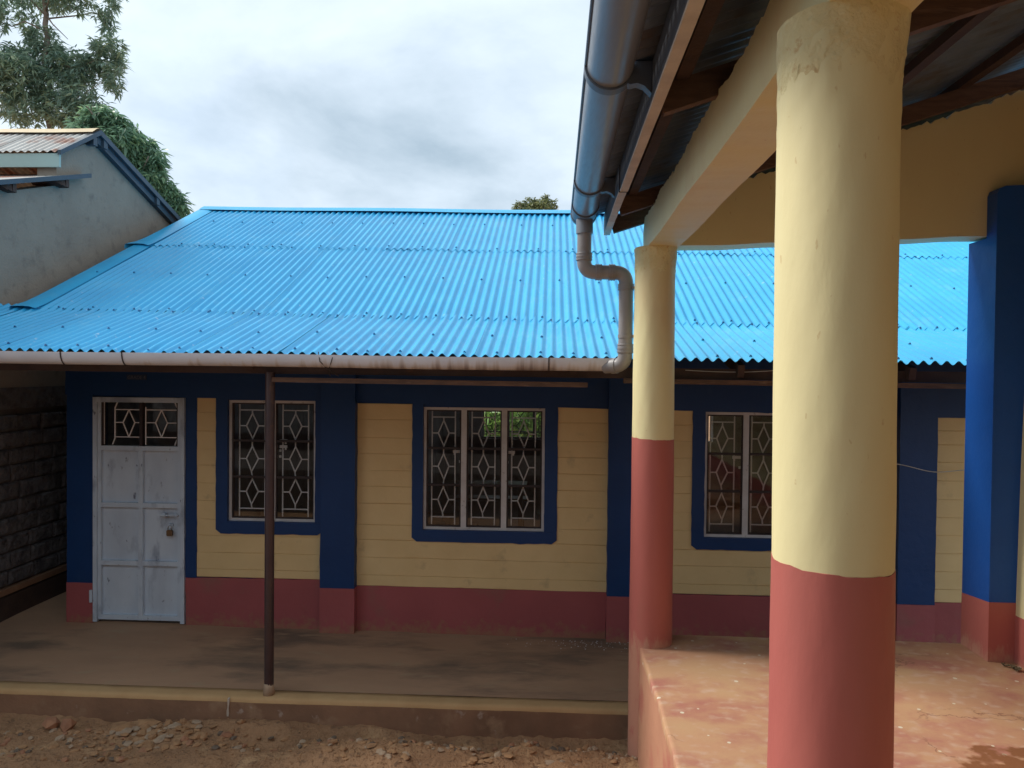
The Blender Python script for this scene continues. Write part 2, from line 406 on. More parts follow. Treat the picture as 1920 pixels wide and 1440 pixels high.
class MB:
    def __init__(self):
        self.v = []
        self.f = []

    def add(self, vs, fs):
        o = len(self.v)
        self.v.extend([tuple(map(float, p)) for p in vs])
        self.f.extend([tuple(i + o for i in q) for q in fs])

    def hexa(self, a, b):
        """a: four corners of one end (loop), b: matching four of the other"""
        self.add(list(a) + list(b), [(3, 2, 1, 0), (4, 5, 6, 7), (0, 1, 5, 4), (1, 2, 6, 5), (2, 3, 7, 6), (3, 0, 4, 7)])

    def prism(self, lo, hi):
        n = len(lo)
        self.add(list(lo) + list(hi), [tuple(range(n - 1, -1, -1)), tuple(range(n, 2 * n))] + [(i, (i + 1) % n, n + (i + 1) % n, n + i) for i in range(n)])

    def grid(self, P, close_u=False):
        P = np.asarray(P)
        r, c = P.shape[:2]
        fs = []
        for i in range(r - 1):
            for j in range(c if close_u else c - 1):
                k = (j + 1) % c
                fs.append((i * c + j, i * c + k, (i + 1) * c + k, (i + 1) * c + j))
        self.add(P.reshape(-1, 3), fs)

    def tube(self, path, r, n=12, caps=True):
        path = [np.array(p, float) for p in path]
        rings = []
        t0 = path[1] - path[0]
        ref = np.array([0, 0, 1.0]) if abs(t0[2]) < 0.9 * np.linalg.norm(t0) else np.array([0, 1.0, 0])
        x = np.cross(ref, t0); x /= np.linalg.norm(x)
        for i, p in enumerate(path):
            t = path[min(i + 1, len(path) - 1)] - path[max(i - 1, 0)]
            t = t / np.linalg.norm(t)
            x = x - t * (x @ t); x /= np.linalg.norm(x)
            y = np.cross(t, x)
            rr = r[i] if hasattr(r, '__len__') else r
            rings.append([p + rr * (math.cos(2 * math.pi * k / n) * x + math.sin(2 * math.pi * k / n) * y) for k in range(n)])
        o = len(self.v)
        self.grid(rings, close_u=True)
        if caps:
            m = len(path)
            self.f.append(tuple(o + k for k in range(n - 1, -1, -1)))
            self.f.append(tuple(o + (m - 1) * n + k for k in range(n)))

    def bar(self, p, q, wide, deep, side):
        """square bar from p to q; side = direction of its width"""
        p = np.array(p, float); q = np.array(q, float); side = np.array(side, float)
        t = q - p; t /= np.linalg.norm(t)
        side = side - t * (side @ t); side /= np.linalg.norm(side)
        d = np.cross(t, side)
        c = [(-1, -1), (1, -1), (1, 1), (-1, 1)]
        self.hexa([p + side * wide / 2 * a + d * deep / 2 * b for a, b in c], [q + side * wide / 2 * a + d * deep / 2 * b for a, b in c])


def make(name, mb, m, parent=None, smooth=False, pivot=None, label=None, cat=None, group=None, kind=None, recalc=True, auto=None):
    v = np.array(mb.v, float)
    if pivot is None:
        lo, hi = v.min(0), v.max(0)
        pivot = (lo + hi) / 2
        if parent is None:
            pivot[2] = lo[2]
    pivot = np.array(pivot, float)
    me = bpy.data.meshes.new(name)
    me.from_pydata((v - pivot).tolist(), [], mb.f)
    me.validate()
    if recalc:
        import bmesh
        bm = bmesh.new(); bm.from_mesh(me)
        bmesh.ops.recalc_face_normals(bm, faces=bm.faces)
        bm.to_mesh(me); bm.free()
    for mm in (m if isinstance(m, (list, tuple)) else [m]):
        me.materials.append(mm)
    if smooth:
        for p in me.polygons:
            p.use_smooth = True
        if auto:
            me.set_sharp_from_angle(angle=math.radians(auto))
    o = bpy.data.objects.new(name, me)
    COL.objects.link(o)
    if parent is not None:
        o.parent = parent
        pw = np.array(parent['_w'])
        o.location = pivot - pw
    else:
        o.location = pivot
    o['_w'] = [float(x) for x in pivot]
    tag(o, label, cat, group, kind)
    return o


def tag(o, label=None, cat=None, group=None, kind=None):
    if label: o['label'] = label
    if cat: o['category'] = cat
    if group: o['group'] = group
    if kind: o['kind'] = kind


def thing(name, label, cat, loc, group=None):
    o = bpy.data.objects.new(name, None)
    COL.objects.link(o)
    o.empty_display_size = 0.2
    o.location = tuple(map(float, loc))
    o['_w'] = [float(x) for x in loc]
    tag(o, label, cat, group)
    return o


def fbox(mb, u0, u1, v0, v1, w0, w1):
    mb.hexa([fac(u0, v0, w0), fac(u1, v0, w0), fac(u1, v1, w0), fac(u0, v1, w0)], [fac(u0, v0, w1), fac(u1, v0, w1), fac(u1, v1, w1), fac(u0, v1, w1)])


def nbox(mb, l0, l1, a0, a1, z0, z1):
    mb.hexa([nea(l0, a0, z0), nea(l1, a0, z0), nea(l1, a1, z0), nea(l0, a1, z0)], [nea(l0, a0, z1), nea(l1, a0, z1), nea(l1, a1, z1), nea(l0, a1, z1)])


def wobble(pts, step=0.06, amp=0.003):
    """subdivide a 2D outline and shake it by hand-made amounts"""
    out = []
    n = len(pts)
    for i in range(n):
        a, b = np.array(pts[i], float), np.array(pts[(i + 1) % n], float)
        k = max(1, int(np.linalg.norm(b - a) / step))
        d = (b - a) / max(1e-9, np.linalg.norm(b - a))
        nn = np.array([-d[1], d[0]])
        for j in range(k):
            p = a + (b - a) * j / k
            if j:
                p = p + nn * rng.gauss(0, amp)
            out.append(p)
    return out


def fpoly(mb, pts, w0, w1):
    mb.prism([fac(p[0], p[1], w0) for p in pts], [fac(p[0], p[1], w1) for p in pts])


def grid_shell(mb, us, vs, solid, P, t0, t1):
    """wall with openings: cells (i,j) that are solid, thickness t0..t1, only outside faces"""
    nu, nv = len(us) - 1, len(vs) - 1
    S_ = lambda i, j: 0 <= i < nu and 0 <= j < nv and solid(i, j)
    for i in range(nu):
        for j in range(nv):
            if not S_(i, j):
                continue
            a = [P(us[i], vs[j], t1), P(us[i + 1], vs[j], t1), P(us[i + 1], vs[j + 1], t1), P(us[i], vs[j + 1], t1)]
            b = [P(us[i], vs[j], t0), P(us[i + 1], vs[j], t0), P(us[i + 1], vs[j + 1], t0), P(us[i], vs[j + 1], t0)]
            mb.add(a, [(0, 1, 2, 3)])
            mb.add(b, [(3, 2, 1, 0)])
            for (di, dj, e0, e1) in ((0, -1, 0, 1), (1, 0, 1, 2), (0, 1, 2, 3), (-1, 0, 3, 0)):
                if not S_(i + di, j + dj):
                    mb.add([a[e0], b[e0], b[e1], a[e1]], [(0, 1, 2, 3)])


# ------------------------------------------------------------------ ground, porch floor
def build_ground():
    xs = np.concatenate([[-400, -150, -60, -25, -12, -8], np.arange(-6, 1.4, 0.045), [2, 3, 5, 9, 20, 60, 150, 400]])
    ys = np.concatenate([[-400, -150, -50, -15, -4, 1, 3], np.arange(3.9, 5.75, 0.035), [6.2, 8, 12, 20, 40, 80, 160, 400]])
    X, Y = np.meshgrid(xs, ys)
    Zv = np.zeros_like(X)
    for k in range(26):
        fx, fy = nrg.normal(0, 1, 2) * (1.5 + 0.45 * k)
        Zv += np.sin(X * fx + Y * fy + nrg.uniform(0, 6)) * 0.012 / (1 + 0.16 * k)
    # trench along the kerb, rising to a crusted lip nearer the camera
    lip = 5.02 - 0.052 * (X + 1) + 0.05 * np.sin(X * 5.1) + 0.03 * np.sin(X * 13.0)
    rise = 1 / (1 + np.exp((Y - lip) / 0.035))
    right = 1 / (1 + np.exp(-(X + 1.25) / 0.18))
    Zv += rise * (0.025 + 0.065 * right)
    Zv -= 0.03 * np.exp(-((Y - lip - 0.09) / 0.06) ** 2) * right
    Zv += rise * right * 0.02 * np.abs(np.sin(X * 9.0 + 2 * np.sin(Y * 7)) * np.sin(Y * 15 + X * 3))
    Zv += 0.05 * np.exp(-(((X + 1.9) / 0.7) ** 2 + ((Y - 5.25) / 0.1) ** 2))
    Zv += nrg.normal(0, 0.006, X.shape) - 0.03 - 0.02 * right
    inner = (X > -6) & (X < 1.35) & (Y > 3.85) & (Y < 5.75)
    Zv = np.where(inner, Zv, 0.0)
    Zv = np.where((X > -12) & (X < 2.5) & (Y > -3) & (Y < 7), Zv, Zv - 0.02)
    # the yard falls a little behind the buildings' plots, nothing else to see out there
    mb = MB()
    mb.grid(np.dstack([X, Y, Zv]))
    make('ground', mb, MT['ground'], kind='structure', smooth=True, pivot=(0, 0, 0), label='bare red earth yard strewn with rubble', cat='ground')
    return X, Y, Zv


GX, GY, GZ = build_ground()


def ground_z(x, y):
    i = np.abs(GX[0] - x).argmin(); j = np.abs(GY[:, 0] - y).argmin()
    return GZ[j, i]


def build_porch():
    us = np.linspace(-5.2, 7.0, 90)
    ws = np.linspace(-0.9, 1.27, 26)
    P = np.zeros((len(ws), len(us), 3))
    for i, w in enumerate(ws):
        for j, u in enumerate(us):
            z = 0.15 + 0.03 * max(0, min(1, 1 - (w + 0.1) / 1.3)) * max(0, min(1, (0.3 - u) / 4.5)) + (0.003 * math.sin(u * 3.1 + w * 2) + 0.002 * math.sin(u * 7.7 - w * 5)) * min(1.0, max(0.0, (1.2 - w) / 0.3))
            P[i, j] = fac(u, z, w)
    mb = MB(); mb.grid(P)
    # closing skirt so the floor is a slab
    fbox(mb, -5.2, 7.0, -0.1, 0.10, -0.9, 1.26)
    floor = make('porch_floor', mb, MT['porch'], kind='structure', smooth=True, auto=40, label='dusty brown cement porch floor before the blue roofed school', cat='porch floor')
    # kerb: front edge strip, rounded by wear
    mb = MB()
    prof = [(1.27, -0.12), (1.27, 0.151), (1.33, 0.1535), (1.385, 0.153), (1.405, 0.150), (1.416, 0.138), (1.42, 0.12)]
    prof_f = [(1.42, 0.12), (1.423, 0.06), (1.428, 0.0), (1.432, -0.12)]
    us = np.linspace(-5.2, 7.0, 200)
    jit = np.cumsum(nrg.normal(0, 0.0011, 200)); jit -= np.linspace(jit[0], jit[-1], 200)
    jz = np.cumsum(nrg.normal(0, 0.0007, 200)); jz -= np.linspace(jz[0], jz[-1], 200)
    mb.grid([[fac(u, z + (jz[k] if z > 0 else 0), w + (jit[k] if w > 1.28 else 0)) for k, u in enumerate(us)] for (w, z) in prof])
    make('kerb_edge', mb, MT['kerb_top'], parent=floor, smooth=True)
    mb = MB()
    mb.grid([[fac(u, z + (jz[k] if z > 0.1 else 0), w + jit[k] + 0.0012 * math.sin(k * 2.3)) for k, u in enumerate(us)] for (w, z) in prof_f])
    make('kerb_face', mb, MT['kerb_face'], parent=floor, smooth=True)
    mb = MB()
    fpoly(mb, wobble([(-2.285, 0.02), (-2.272, 0.02), (-2.268, 0.148), (-2.28, 0.148)], 0.02, 0.002), 1.40, 1.4315)
    make('paint_drip', mb, MT['drip'], parent=floor)
    return floor


build_porch()

# ------------------------------------------------------------------ the school with the blue roof
school = thing('school_building', 'long low school with a bright blue corrugated roof, cream boards and deep blue trim', 'school', fac(0, 0.15, 0))

OPEN = dict(door=(-4.142, -3.29, 0.16, 2.228), w1=(-2.90, -2.10, 1.122, 2.212), w2=(-1.131, -0.055, 1.080, 2.170), w3=(1.337, 2.412, 1.064, 2.157))


def build_school_walls():
    us = sorted({-4.40, 6.2} | {x for k in OPEN.values() for x in k[:2]})
    vs = sorted({0.0, 2.74} | {x for k in OPEN.values() for x in k[2:]})

    def solid(i, j):
        um, vm = (us[i] + us[i + 1]) / 2, (vs[j] + vs[j + 1]) / 2
        return not any(k[0] < um < k[1] and k[2] < vm < k[3] for k in OPEN.values())
    mb = MB()
    grid_shell(mb, us, vs, solid, fac, -0.20, 0.0)
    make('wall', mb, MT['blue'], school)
    # ring beam over the openings
    mb = MB()
    top = lambda u: 2.240 - (u + 4) * 0.0145
    pts = wobble([(-4.40, top(-4.4)), (6.2, top(6.2)), (6.2, 2.74), (-4.40, 2.74)], 0.08, 0.002)
    fpoly(mb, pts, 0.0005, 0.03)
    make('lintel_band', mb, MT['blue'], school)
    # end, back and partition walls, ceiling, floor of the rooms
    mb = MB()
    b0, b1 = (-1.22, 0.16), (1.30, 2.25)
    us = [-4.40, -4.0, -3.2, b0[0], b0[1], 1.6, 2.8, 6.2]
    vs = [0.0, 1.28, 1.30, 2.25, 3.0]

    def solid2(i, j):
        um, vm = (us[i] + us[i + 1]) / 2, (vs[j] + vs[j + 1]) / 2
        return not (b0[0] < um < b0[1] and b1[0] < vm < b1[1]) and not (1.6 < um < 2.8 and b1[0] < vm < b1[1])
    grid_shell(mb, us, vs, solid2, fac, -6.80, -6.60)
    fbox(mb, -4.40, -4.22, 0.0, 2.74, -6.597, -0.203)
    fbox(mb, -2.02, -1.90, 0.0, 2.74, -6.597, -0.203)
    fbox(mb, 6.02, 6.2, 0.0, 2.74, -6.597, -0.203)
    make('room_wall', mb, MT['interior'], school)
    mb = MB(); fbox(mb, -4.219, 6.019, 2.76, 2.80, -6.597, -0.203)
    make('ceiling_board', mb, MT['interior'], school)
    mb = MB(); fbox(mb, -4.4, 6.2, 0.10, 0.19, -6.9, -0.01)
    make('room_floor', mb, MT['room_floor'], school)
    # left gable above the wall
    mb = MB()
    mb.prism([fac(-4.40, 2.74, 0), fac(-4.40, 4.5, -3.4), fac(-4.40, 2.74, -6.8)], [fac(-4.25, 2.74, 0), fac(-4.25, 4.5, -3.4), fac(-4.25, 2.74, -6.8)])
    make('gable_wall', mb, MT['render'], school)
    # rear window: frame, bars, panes
    rear_window(b0, b1)


def rear_window(b0, b1):
    mb = MB()
    w0, w1 = -6.72, -6.68
    t = 0.03
    fbox(mb, b0[0], b0[0] + t, b1[0], b1[1], w0, w1); fbox(mb, b0[1] - t, b0[1], b1[0], b1[1], w0, w1)
    fbox(mb, b0[0] + t, b0[1] - t, b1[0], b1[0] + t, w0, w1); fbox(mb, b0[0] + t, b0[1] - t, b1[1] - t, b1[1], w0, w1)
    for k in (1, 2):
        u = b0[0] + (b0[1] - b0[0]) * k / 3
        fbox(mb, u - 0.025, u + 0.025, b1[0] + t, b1[1] - t, w0, w1)
    for v in (1.42, 1.92):
        for k in range(3):
            ua = b0[0] + (b0[1] - b0[0]) * k / 3 + 0.026; ub = b0[0] + (b0[1] - b0[0]) * (k + 1) / 3 - 0.026
            fbox(mb, ua + (t if k == 0 else 0), ub - (t if k == 2 else 0), v - 0.01, v + 0.01, w0 + 0.005, w1 - 0.005)
    fr = make('rear_window', mb, MT['bar'], school)
    for k in range(3):
        ua = b0[0] + (b0[1] - b0[0]) * k / 3 + 0.03; ub = b0[0] + (b0[1] - b0[0]) * (k + 1) / 3 - 0.03
        mb = MB(); grille_lines(mb, ua, ub, b1[0] + 0.03, b1[1] - 0.03, -6.65, 0.006)
        make('grille', mb, MT['bar'], fr)


def grille_lines(mb, u0, u1, v0, v1, w, r, rows=3, sides=(0.13, 0.80)):
    """burglar bars: two uprights, diamonds linked by short stems"""
    W = u1 - u0; H = v1 - v0
    ul, ur = u0 + W * sides[0], u0 + W * sides[1]
    um = (ul + ur) / 2

    def ln(a, b, k=0.0):
        mb.bar(fac(a[0], a[1], w + k), fac(b[0], b[1], w + k), r * 2.0, r * 1.9, FN)
    ln((ul, v0 + 0.01), (ul, v1 - 0.01)); ln((ur, v0 + 0.01), (ur, v1 - 0.01))
    yt, yb = v1 - H * 0.065, v0 + H * 0.075
    ln((ul, yt), (ur, yt), 0.003); ln((ul, yb), (ur, yb), 0.003)
    seg = (yt - yb) / rows
    hw = (ur - ul) * 0.235
    for k in range(rows):
        b = yb + seg * k; t = b + seg
        cb, ct, cm = b + seg * 0.13, t - seg * 0.10, b + seg * 0.52
        j = rng.uniform(-0.008, 0.008)
        for p, q in (((um, ct), (um - hw, cm)), ((um - hw, cm), (um + j, cb)), ((um + j, cb), (um + hw, cm)), ((um + hw, cm), (um, ct))):
            ln(p, q)
        ln((ul, cm), (um - hw, cm), 0.003); ln((um + hw, cm), (ur, cm), 0.003)
        ln((um, ct), (um, t), 0.003); ln((um + j, cb), (um, b), 0.003)


def course_boards(edges, u0, u1, s0=None, s1=None, sb=None, tilt=0.0):
    """courses between u0 and u1; where the window surround (s0..s1, bottom sb) stands, the courses stop beside it"""
    for k in range(len(edges) - 1):
        e0, e1 = edges[k], edges[k + 1]
        spans = [(u0, u1, e0, e1)]
        if s0 is not None and e1 > sb + 0.01:
            spans = []
            if s0 > u0 + 0.02: spans.append((u0, s0, e0, e1))
            if s1 < u1 - 0.02: spans.append((s1, u1, e0, e1))
            if e0 < sb + 0.01: spans.append((s0, s1, e0, sb + 0.04))
        for (a, b, c, d) in spans:
            mb = MB()
            n = max(2, int((b - a) / 0.25) + 1)
            rows = []
            uu = np.linspace(a, b, n)
            j0 = nrg.normal(0, 0.0015, n); j1 = nrg.normal(0, 0.0015, n); jw = nrg.normal(0, 0.0012, n) + rng.uniform(-0.001, 0.002)
            tl = lambda u: tilt * (u - u0)
            g = 0.0042
            rows.append([fac(u, c + tl(u), 0.0005) for u in uu])
            rows.append([fac(u, c + tl(u), 0.0075) for u in uu])
            rows.append([fac(u, c + g + tl(u) + j0[i], 0.0125 + jw[i]) for i, u in enumerate(uu)])
            rows.append([fac(u, d - g * 0.4 + tl(u) + j1[i], 0.0135 + jw[i]) for i, u in enumerate(uu)])
            rows.append([fac(u, d + tl(u), 0.0075) for u in uu])
            rows.append([fac(u, d + tl(u), 0.0005) for u in uu])
            mb.grid(rows)
            nn = len(mb.v)
            mb.f.append(tuple(i * n for i in range(6))); mb.f.append(tuple(i * n + n - 1 for i in range(5, -1, -1)))
            make('wall_board', mb, MT['board'], school)


def surround(u0, u1, v0, wu0, wu1, wv0, top):
    mb = MB()
    c = 0.035
    fpoly(mb, wobble([(u0, wv0), (u0, v0 + c), (u0 + c * 1.3, v0), (u1 - c * 1.3, v0), (u1, v0 + c), (u1, wv0)], 0.07, 0.002), 0.0008, 0.026)
    fpoly(mb, wobble([(u0, wv0), (wu0, wv0), (wu0, top(u0)), (u0, top(u0))], 0.07, 0.002), 0.0008, 0.0262)
    fpoly(mb, wobble([(wu1, wv0), (u1, wv0), (u1, top(u1)), (wu1, top(u1))], 0.07, 0.002), 0.0008, 0.0258)
    make('window_surround', mb, MT['blue'], school)


def build_window(key, ncas, catches, label=None):
    u0, u1, v0, v1 = OPEN[key]
    wf, wb = -0.012, -0.055
    t = 0.024
    mb = MB()
    fbox(mb, u0, u0 + t, v0, v1, wb, wf); fbox(mb, u1 - t, u1, v0, v1, wb, wf)
    fbox(mb, u0 + t, u1 - t, v0, v0 + t, wb, wf); fbox(mb, u0 + t, u1 - t, v1 - t, v1, wb, wf)
    cw = (u1 - u0) / ncas
    for k in range(1, ncas):
        u = u0 + cw * k
        fbox(mb, u - 0.024, u + 0.024, v0 + t, v1 - t, wb, wf - 0.001)
    # putty bead, uneven, on the outside of the frame
    win = make('window', mb, MT['white'], school)
    vb = [v0 + (v1 - v0) * 0.365, v0 + (v1 - v0) * 0.665]
    for k in range(ncas):
        a = u0 + cw * k + (t if k == 0 else 0.024); b = u0 + cw * (k + 1) - (t if k == ncas - 1 else 0.024)
        # dark casement rim
        mb = MB()
        r = 0.012
        z0, z1 = v0 + t, v1 - t
        fbox(mb, a, a + r, z0, z1, wb + 0.006, wf - 0.010); fbox(mb, b - r, b, z0, z1, wb + 0.006, wf - 0.010)
        fbox(mb, a + r, b - r, z0, z0 + r, wb + 0.006, wf - 0.010); fbox(mb, a + r, b - r, z1 - r, z1, wb + 0.006, wf - 0.010)
        for v in vb:
            fbox(mb, a + r, b - r, v - 0.010, v + 0.010, wb + 0.010, wf - 0.008)
        make('casement_rim', mb, MT['bar'], win)
        ed = [z0 + r] + vb + [z1 - r]
        for q in range(3):
            mb = MB()
            lo, hi = ed[q] + (0.011 if q else 0), ed[q + 1] - (0.011 if q < 2 else 0)
            tw = rng.uniform(-0.0012, 0.0012)
            mb.hexa([fac(a + r, lo, -0.036 + tw), fac(b - r, lo, -0.036 - tw), fac(b - r, hi, -0.036 - tw), fac(a + r, hi, -0.036 + tw)],
                    [fac(a + r, lo, -0.033 + tw), fac(b - r, lo, -0.033 - tw), fac(b - r, hi, -0.033 - tw), fac(a + r, hi, -0.033 + tw)])
            make('pane', mb, MT['glass'], win)
        mb = MB()
        grille_lines(mb, a, b, z0, z1, -0.080, 0.0056)
        make('grille', mb, MT['grille'], win)
    for (fu, fv, side) in catches:
        u = u0 + (u1 - u0) * fu; v = v0 + (v1 - v0) * fv
        mb = MB()
        fbox(mb, u - 0.035, u + 0.035, v - 0.013, v + 0.013, -0.072, -0.060)
        fbox(mb, u + side * 0.02 - 0.008, u + side * 0.02 + 0.008, v - 0.03, v - 0.0135, -0.072, -0.061)
        fbox(mb, u - side * 0.03 - 0.010, u - side * 0.03 + 0.010, v - 0.10, v - 0.08, -0.072, -0.061)
        make('window_catch', mb, MT['grille'], win)
    return win


build_school_walls()
TOPL = lambda u: 2.240 - (u + 4) * 0.0145 + 0.004
EA = [0.612, 0.685, 0.835, 0.99, 1.135, 1.304, 1.463, 1.622, 1.767, 1.93, 2.099, 2.232]
EB = [0.568, 0.666, 0.824, 0.982, 1.116, 1.307, 1.459, 1.603, 1.75, 1.893, 2.055, 2.198]
EC = [0.564, 0.652, 0.812, 0.952, 1.12, 1.278, 1.442, 1.592, 1.751, 1.90, 2.04, 2.170]
ED = [0.545, 0.655, 0.81, 0.965, 1.12, 1.275, 1.43, 1.59, 1.75, 1.90, 2.02, 2.134]
course_boards(EA, -3.184, -2.03, -3.005, -2.03, 1.025)
course_boards(EB, -1.735, 0.500, -1.225, 0.056, 0.98, tilt=-0.004)
course_boards(EC, 0.806, 2.955, 1.230, 2.52, 0.965)
course_boards(ED, 3.262, 5.40)
surround(-3.006, -2.031, 1.012, *OPEN['w1'][:3], TOPL)
surround(-1.228, 0.058, 0.976, *OPEN['w2'][:3], TOPL)
surround(1.228, 2.520, 0.958, *OPEN['w3'][:3], TOPL)
build_window('w1', 2, [(0.60, 0.665, 1), (0.60, 0.615, 1)])
build_window('w2', 3, [(0.27, 0.635, -1), (0.72, 0.635, 1)])
build_window('w3', 3, [(0.27, 0.635, -1), (0.72, 0.635, 1)])

for (ua, ub, t, w) in ((-4.385, -4.144, 0.536, 0.032), (-2.03, -1.722, 0.562, 0.10), (0.497, 0.808, 0.552, 0.10), (2.952, 3.262, 0.546, 0.10), (5.41, 5.72, 0.54, 0.10)):
    mb = MB(); fpoly(mb, wobble([(ua, t), (ub, t), (ub, 2.74), (ua, 2.74)], 0.08, 0.0015), 0.0, w)
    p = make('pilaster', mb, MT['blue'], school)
    mb = MB(); fpoly(mb, wobble([(ua - 0.002, 0.12), (ub + 0.002, 0.12), (ub + 0.002, t), (ua - 0.002, t)], 0.08, 0.0015), 0.0, w + 0.004)
    make('painted_base', mb, MT['red_wall'], p)
mb = MB(); fpoly(mb, wobble([(-3.288, 0.603), (-3.186, 0.604), (-3.186, 2.235), (-3.288, 2.235)], 0.08, 0.002), 0.0, 0.018)
make('door_surround', mb, MT['blue'], school)
for (ua, ub, ta, tb) in ((-3.286, -2.033, 0.603, 0.614), (-1.719, 0.494, 0.568, 0.562), (0.811, 2.949, 0.562, 0.556), (3.265, 5.407, 0.546, 0.54)):
    mb = MB(); fpoly(mb, wobble([(ua, 0.12), (ub, 0.12), (ub, tb), (ua, ta)], 0.07, 0.002), 0.0, 0.0185)
    make('dado_band', mb, MT['red_wall'], school)


def build_door():
    u0, u1, v0, v1 = -4.140, -3.292, 0.205, 2.226
    mb = MB()
    w0, w1 = -0.05, 0.036
    fbox(mb, u0, u0 + 0.036, v0 - 0.02, v1, w0, w1); fbox(mb, u1 - 0.036, u1, v0 - 0.02, v1, w0, w1)
    fbox(mb, u0 + 0.036, u1 - 0.036, v1 - 0.045, v1, w0, w1)
    d = make('door', mb, MT['door'], school)
    a, b = u0 + 0.038, u1 - 0.038
    vr = [v0, 0.722, 1.25, 1.765]
    mb = MB()
    z0, z1 = -0.028, 0.022
    t = 0.042
    um = (a + b) / 2 + 0.012
    fbox(mb, a, a + t * 0.7, v0, v1 - 0.047, z0, z1); fbox(mb, b - t * 0.7, b, v0, v1 - 0.047, z0, z1)
    for i, v in enumerate(vr):
        lo = v if i == 0 else v - t / 2
        fbox(mb, a + t * 0.7, um - t / 2, lo, lo + t, z0, z1 - 0.001); fbox(mb, um + t / 2, b - t * 0.7, lo, lo + t, z0, z1 - 0.001)
    fbox(mb, um - t / 2, um + t / 2, v0, 1.765 + t / 2 - 0.001, z0, z1 + 0.001)
    make('leaf_frame', mb, MT['door'], d)
    mb = MB(); fbox(mb, um - 0.014, um + 0.014, 1.765 + t / 2, v1 - 0.0475, z0, z1 - 0.006)
    for x in (a + 0.030, b - 0.044):
        fbox(mb, x, x + 0.014, 1.765 + t / 2, v1 - 0.0475, z0, z1 - 0.008)
    make('transom_bar', mb, MT['bar'], d)
    e = [v0 + t, 0.722 - t / 2, 0.722 + t / 2, 1.25 - t / 2, 1.25 + t / 2, 1.765 - t / 2]
    for i in range(3):
        for (x0, x1) in ((a + t * 0.7, um - t / 2), (um + t / 2, b - t * 0.7)):
            lo, hi = e[2 * i], e[2 * i + 1]
            mb = MB()
            n = 6
            P = []
            for vv in np.linspace(lo, hi, n):
                P.append([fac(x, vv, -0.013 + 0.004 * math.sin(3.1 * (x - x0) / (x1 - x0)) * math.sin(3.1 * (vv - lo) / (hi - lo)) + rng.gauss(0, 0.0006)) for x in np.linspace(x0, x1, n)])
            mb.grid(P)
            fbox(mb, x0, x1, lo, hi, -0.024, -0.0165)
            # narrow bead round the plate
            make('door_panel', mb, MT['door'], d, smooth=True, auto=30)
    lo, hi = 1.765 + t / 2, v1 - 0.047
    for (x0, x1) in ((a + t * 0.7, um - t / 2), (um + t / 2, b - t * 0.7)):
        mb = MB(); fbox(mb, x0, x1, lo, hi, -0.018, -0.014)
        make('pane', mb, MT['glass'], d)
    g = MB()

    def ln(p, q, k=0.0):
        g.bar(fac(p[0], p[1], -0.004 + k), fac(q[0], q[1], -0.004 + k), 0.010, 0.008, FN)
    lo += 0.01
    xs = (-3.955, -3.695, -3.668, -3.375)
    for x in (xs[0], xs[3]):
        s = 1 if x == xs[3] else -1
        ln((x, lo + 0.06), (x, hi - 0.05)); ln((x, lo + 0.06), (x - 0.022, lo)); ln((x, hi - 0.05), (x - 0.022 * s * (1 if s > 0 else 1), hi))
    ln((xs[2], lo), (xs[2], hi - 0.04))
    for v in (lo + 0.07, hi - 0.065):
        ln((xs[0], v), (xs[1], v), 0.003); ln((xs[2], v), (xs[3], v), 0.003)
    vm = (lo + hi) / 2 + 0.01
    for (p, q) in ((xs[0], xs[1]), (xs[2], xs[3])):
        c = (p + q) / 2
        hw = 0.055
        for A_, B_ in (((c, hi - 0.065), (c - hw, vm)), ((c - hw, vm), (c, lo + 0.07)), ((c, lo + 0.07), (c + hw, vm)), ((c + hw, vm), (c, hi - 0.065))):
            ln(A_, B_)
        ln((p, vm), (c - hw, vm), 0.003); ln((c + hw, vm), (q, vm), 0.003)
    ln((-4.06, lo), (-4.06, hi), -0.002)
    make('fanlight_grille', g, MT['grille'], d)
    for v in (0.42,):
        mb = MB(); mb.tube([fac(u0 - 0.012, v - 0.055, 0.047), fac(u0 - 0.012, v + 0.055, 0.047)], 0.013, 10)
        make('hinge', mb, MT['door'], d)
    mb = MB(); mb.tube([fac(-3.52, 1.165, 0.034), fac(-3.345, 1.165, 0.034)], 0.007, 8)
    fbox(mb, -3.50, -3.47, 1.150, 1.180, -0.005, 0.030); fbox(mb, -3.385, -3.36, 1.150, 1.180, 0.0225, 0.030)
    fbox(mb, -3.45, -3.41, 1.06, 1.085, -0.006, 0.006); fbox(mb, -3.436, -3.424, 1.05, 1.085, 0.006, 0.024)
    make('door_bolt', mb, MT['door'], d)


build_door()
# padlock hangs from the hasp
lock = thing('padlock', 'small brass padlock hanging from the hasp of the white steel door', 'padlock', fac(-3.43, 0.975, 0.028))
mb = MB()
fpoly(mb, [(-3.457, 0.985), (-3.450, 0.978), (-3.410, 0.978), (-3.403, 0.985), (-3.403, 1.027), (-3.412, 1.033), (-3.448, 1.033), (-3.457, 1.027)], 0.016, 0.034)
make('lock_body', mb, MT['brass'], lock)
mb = MB(); mb.tube([fac(-3.43 + 0.017 * math.cos(t), 1.033 + 0.02 + 0.017 * math.sin(t), 0.025) if 0 <= t <= math.pi else fac(-3.43 + (0.017 if t < 0 else -0.017), 1.033, 0.025)
                    for t in [-1] + list(np.linspace(0, math.pi, 9)) + [5]], 0.0038, 8)
make('shackle', mb, MT['chrome'], lock, smooth=True)

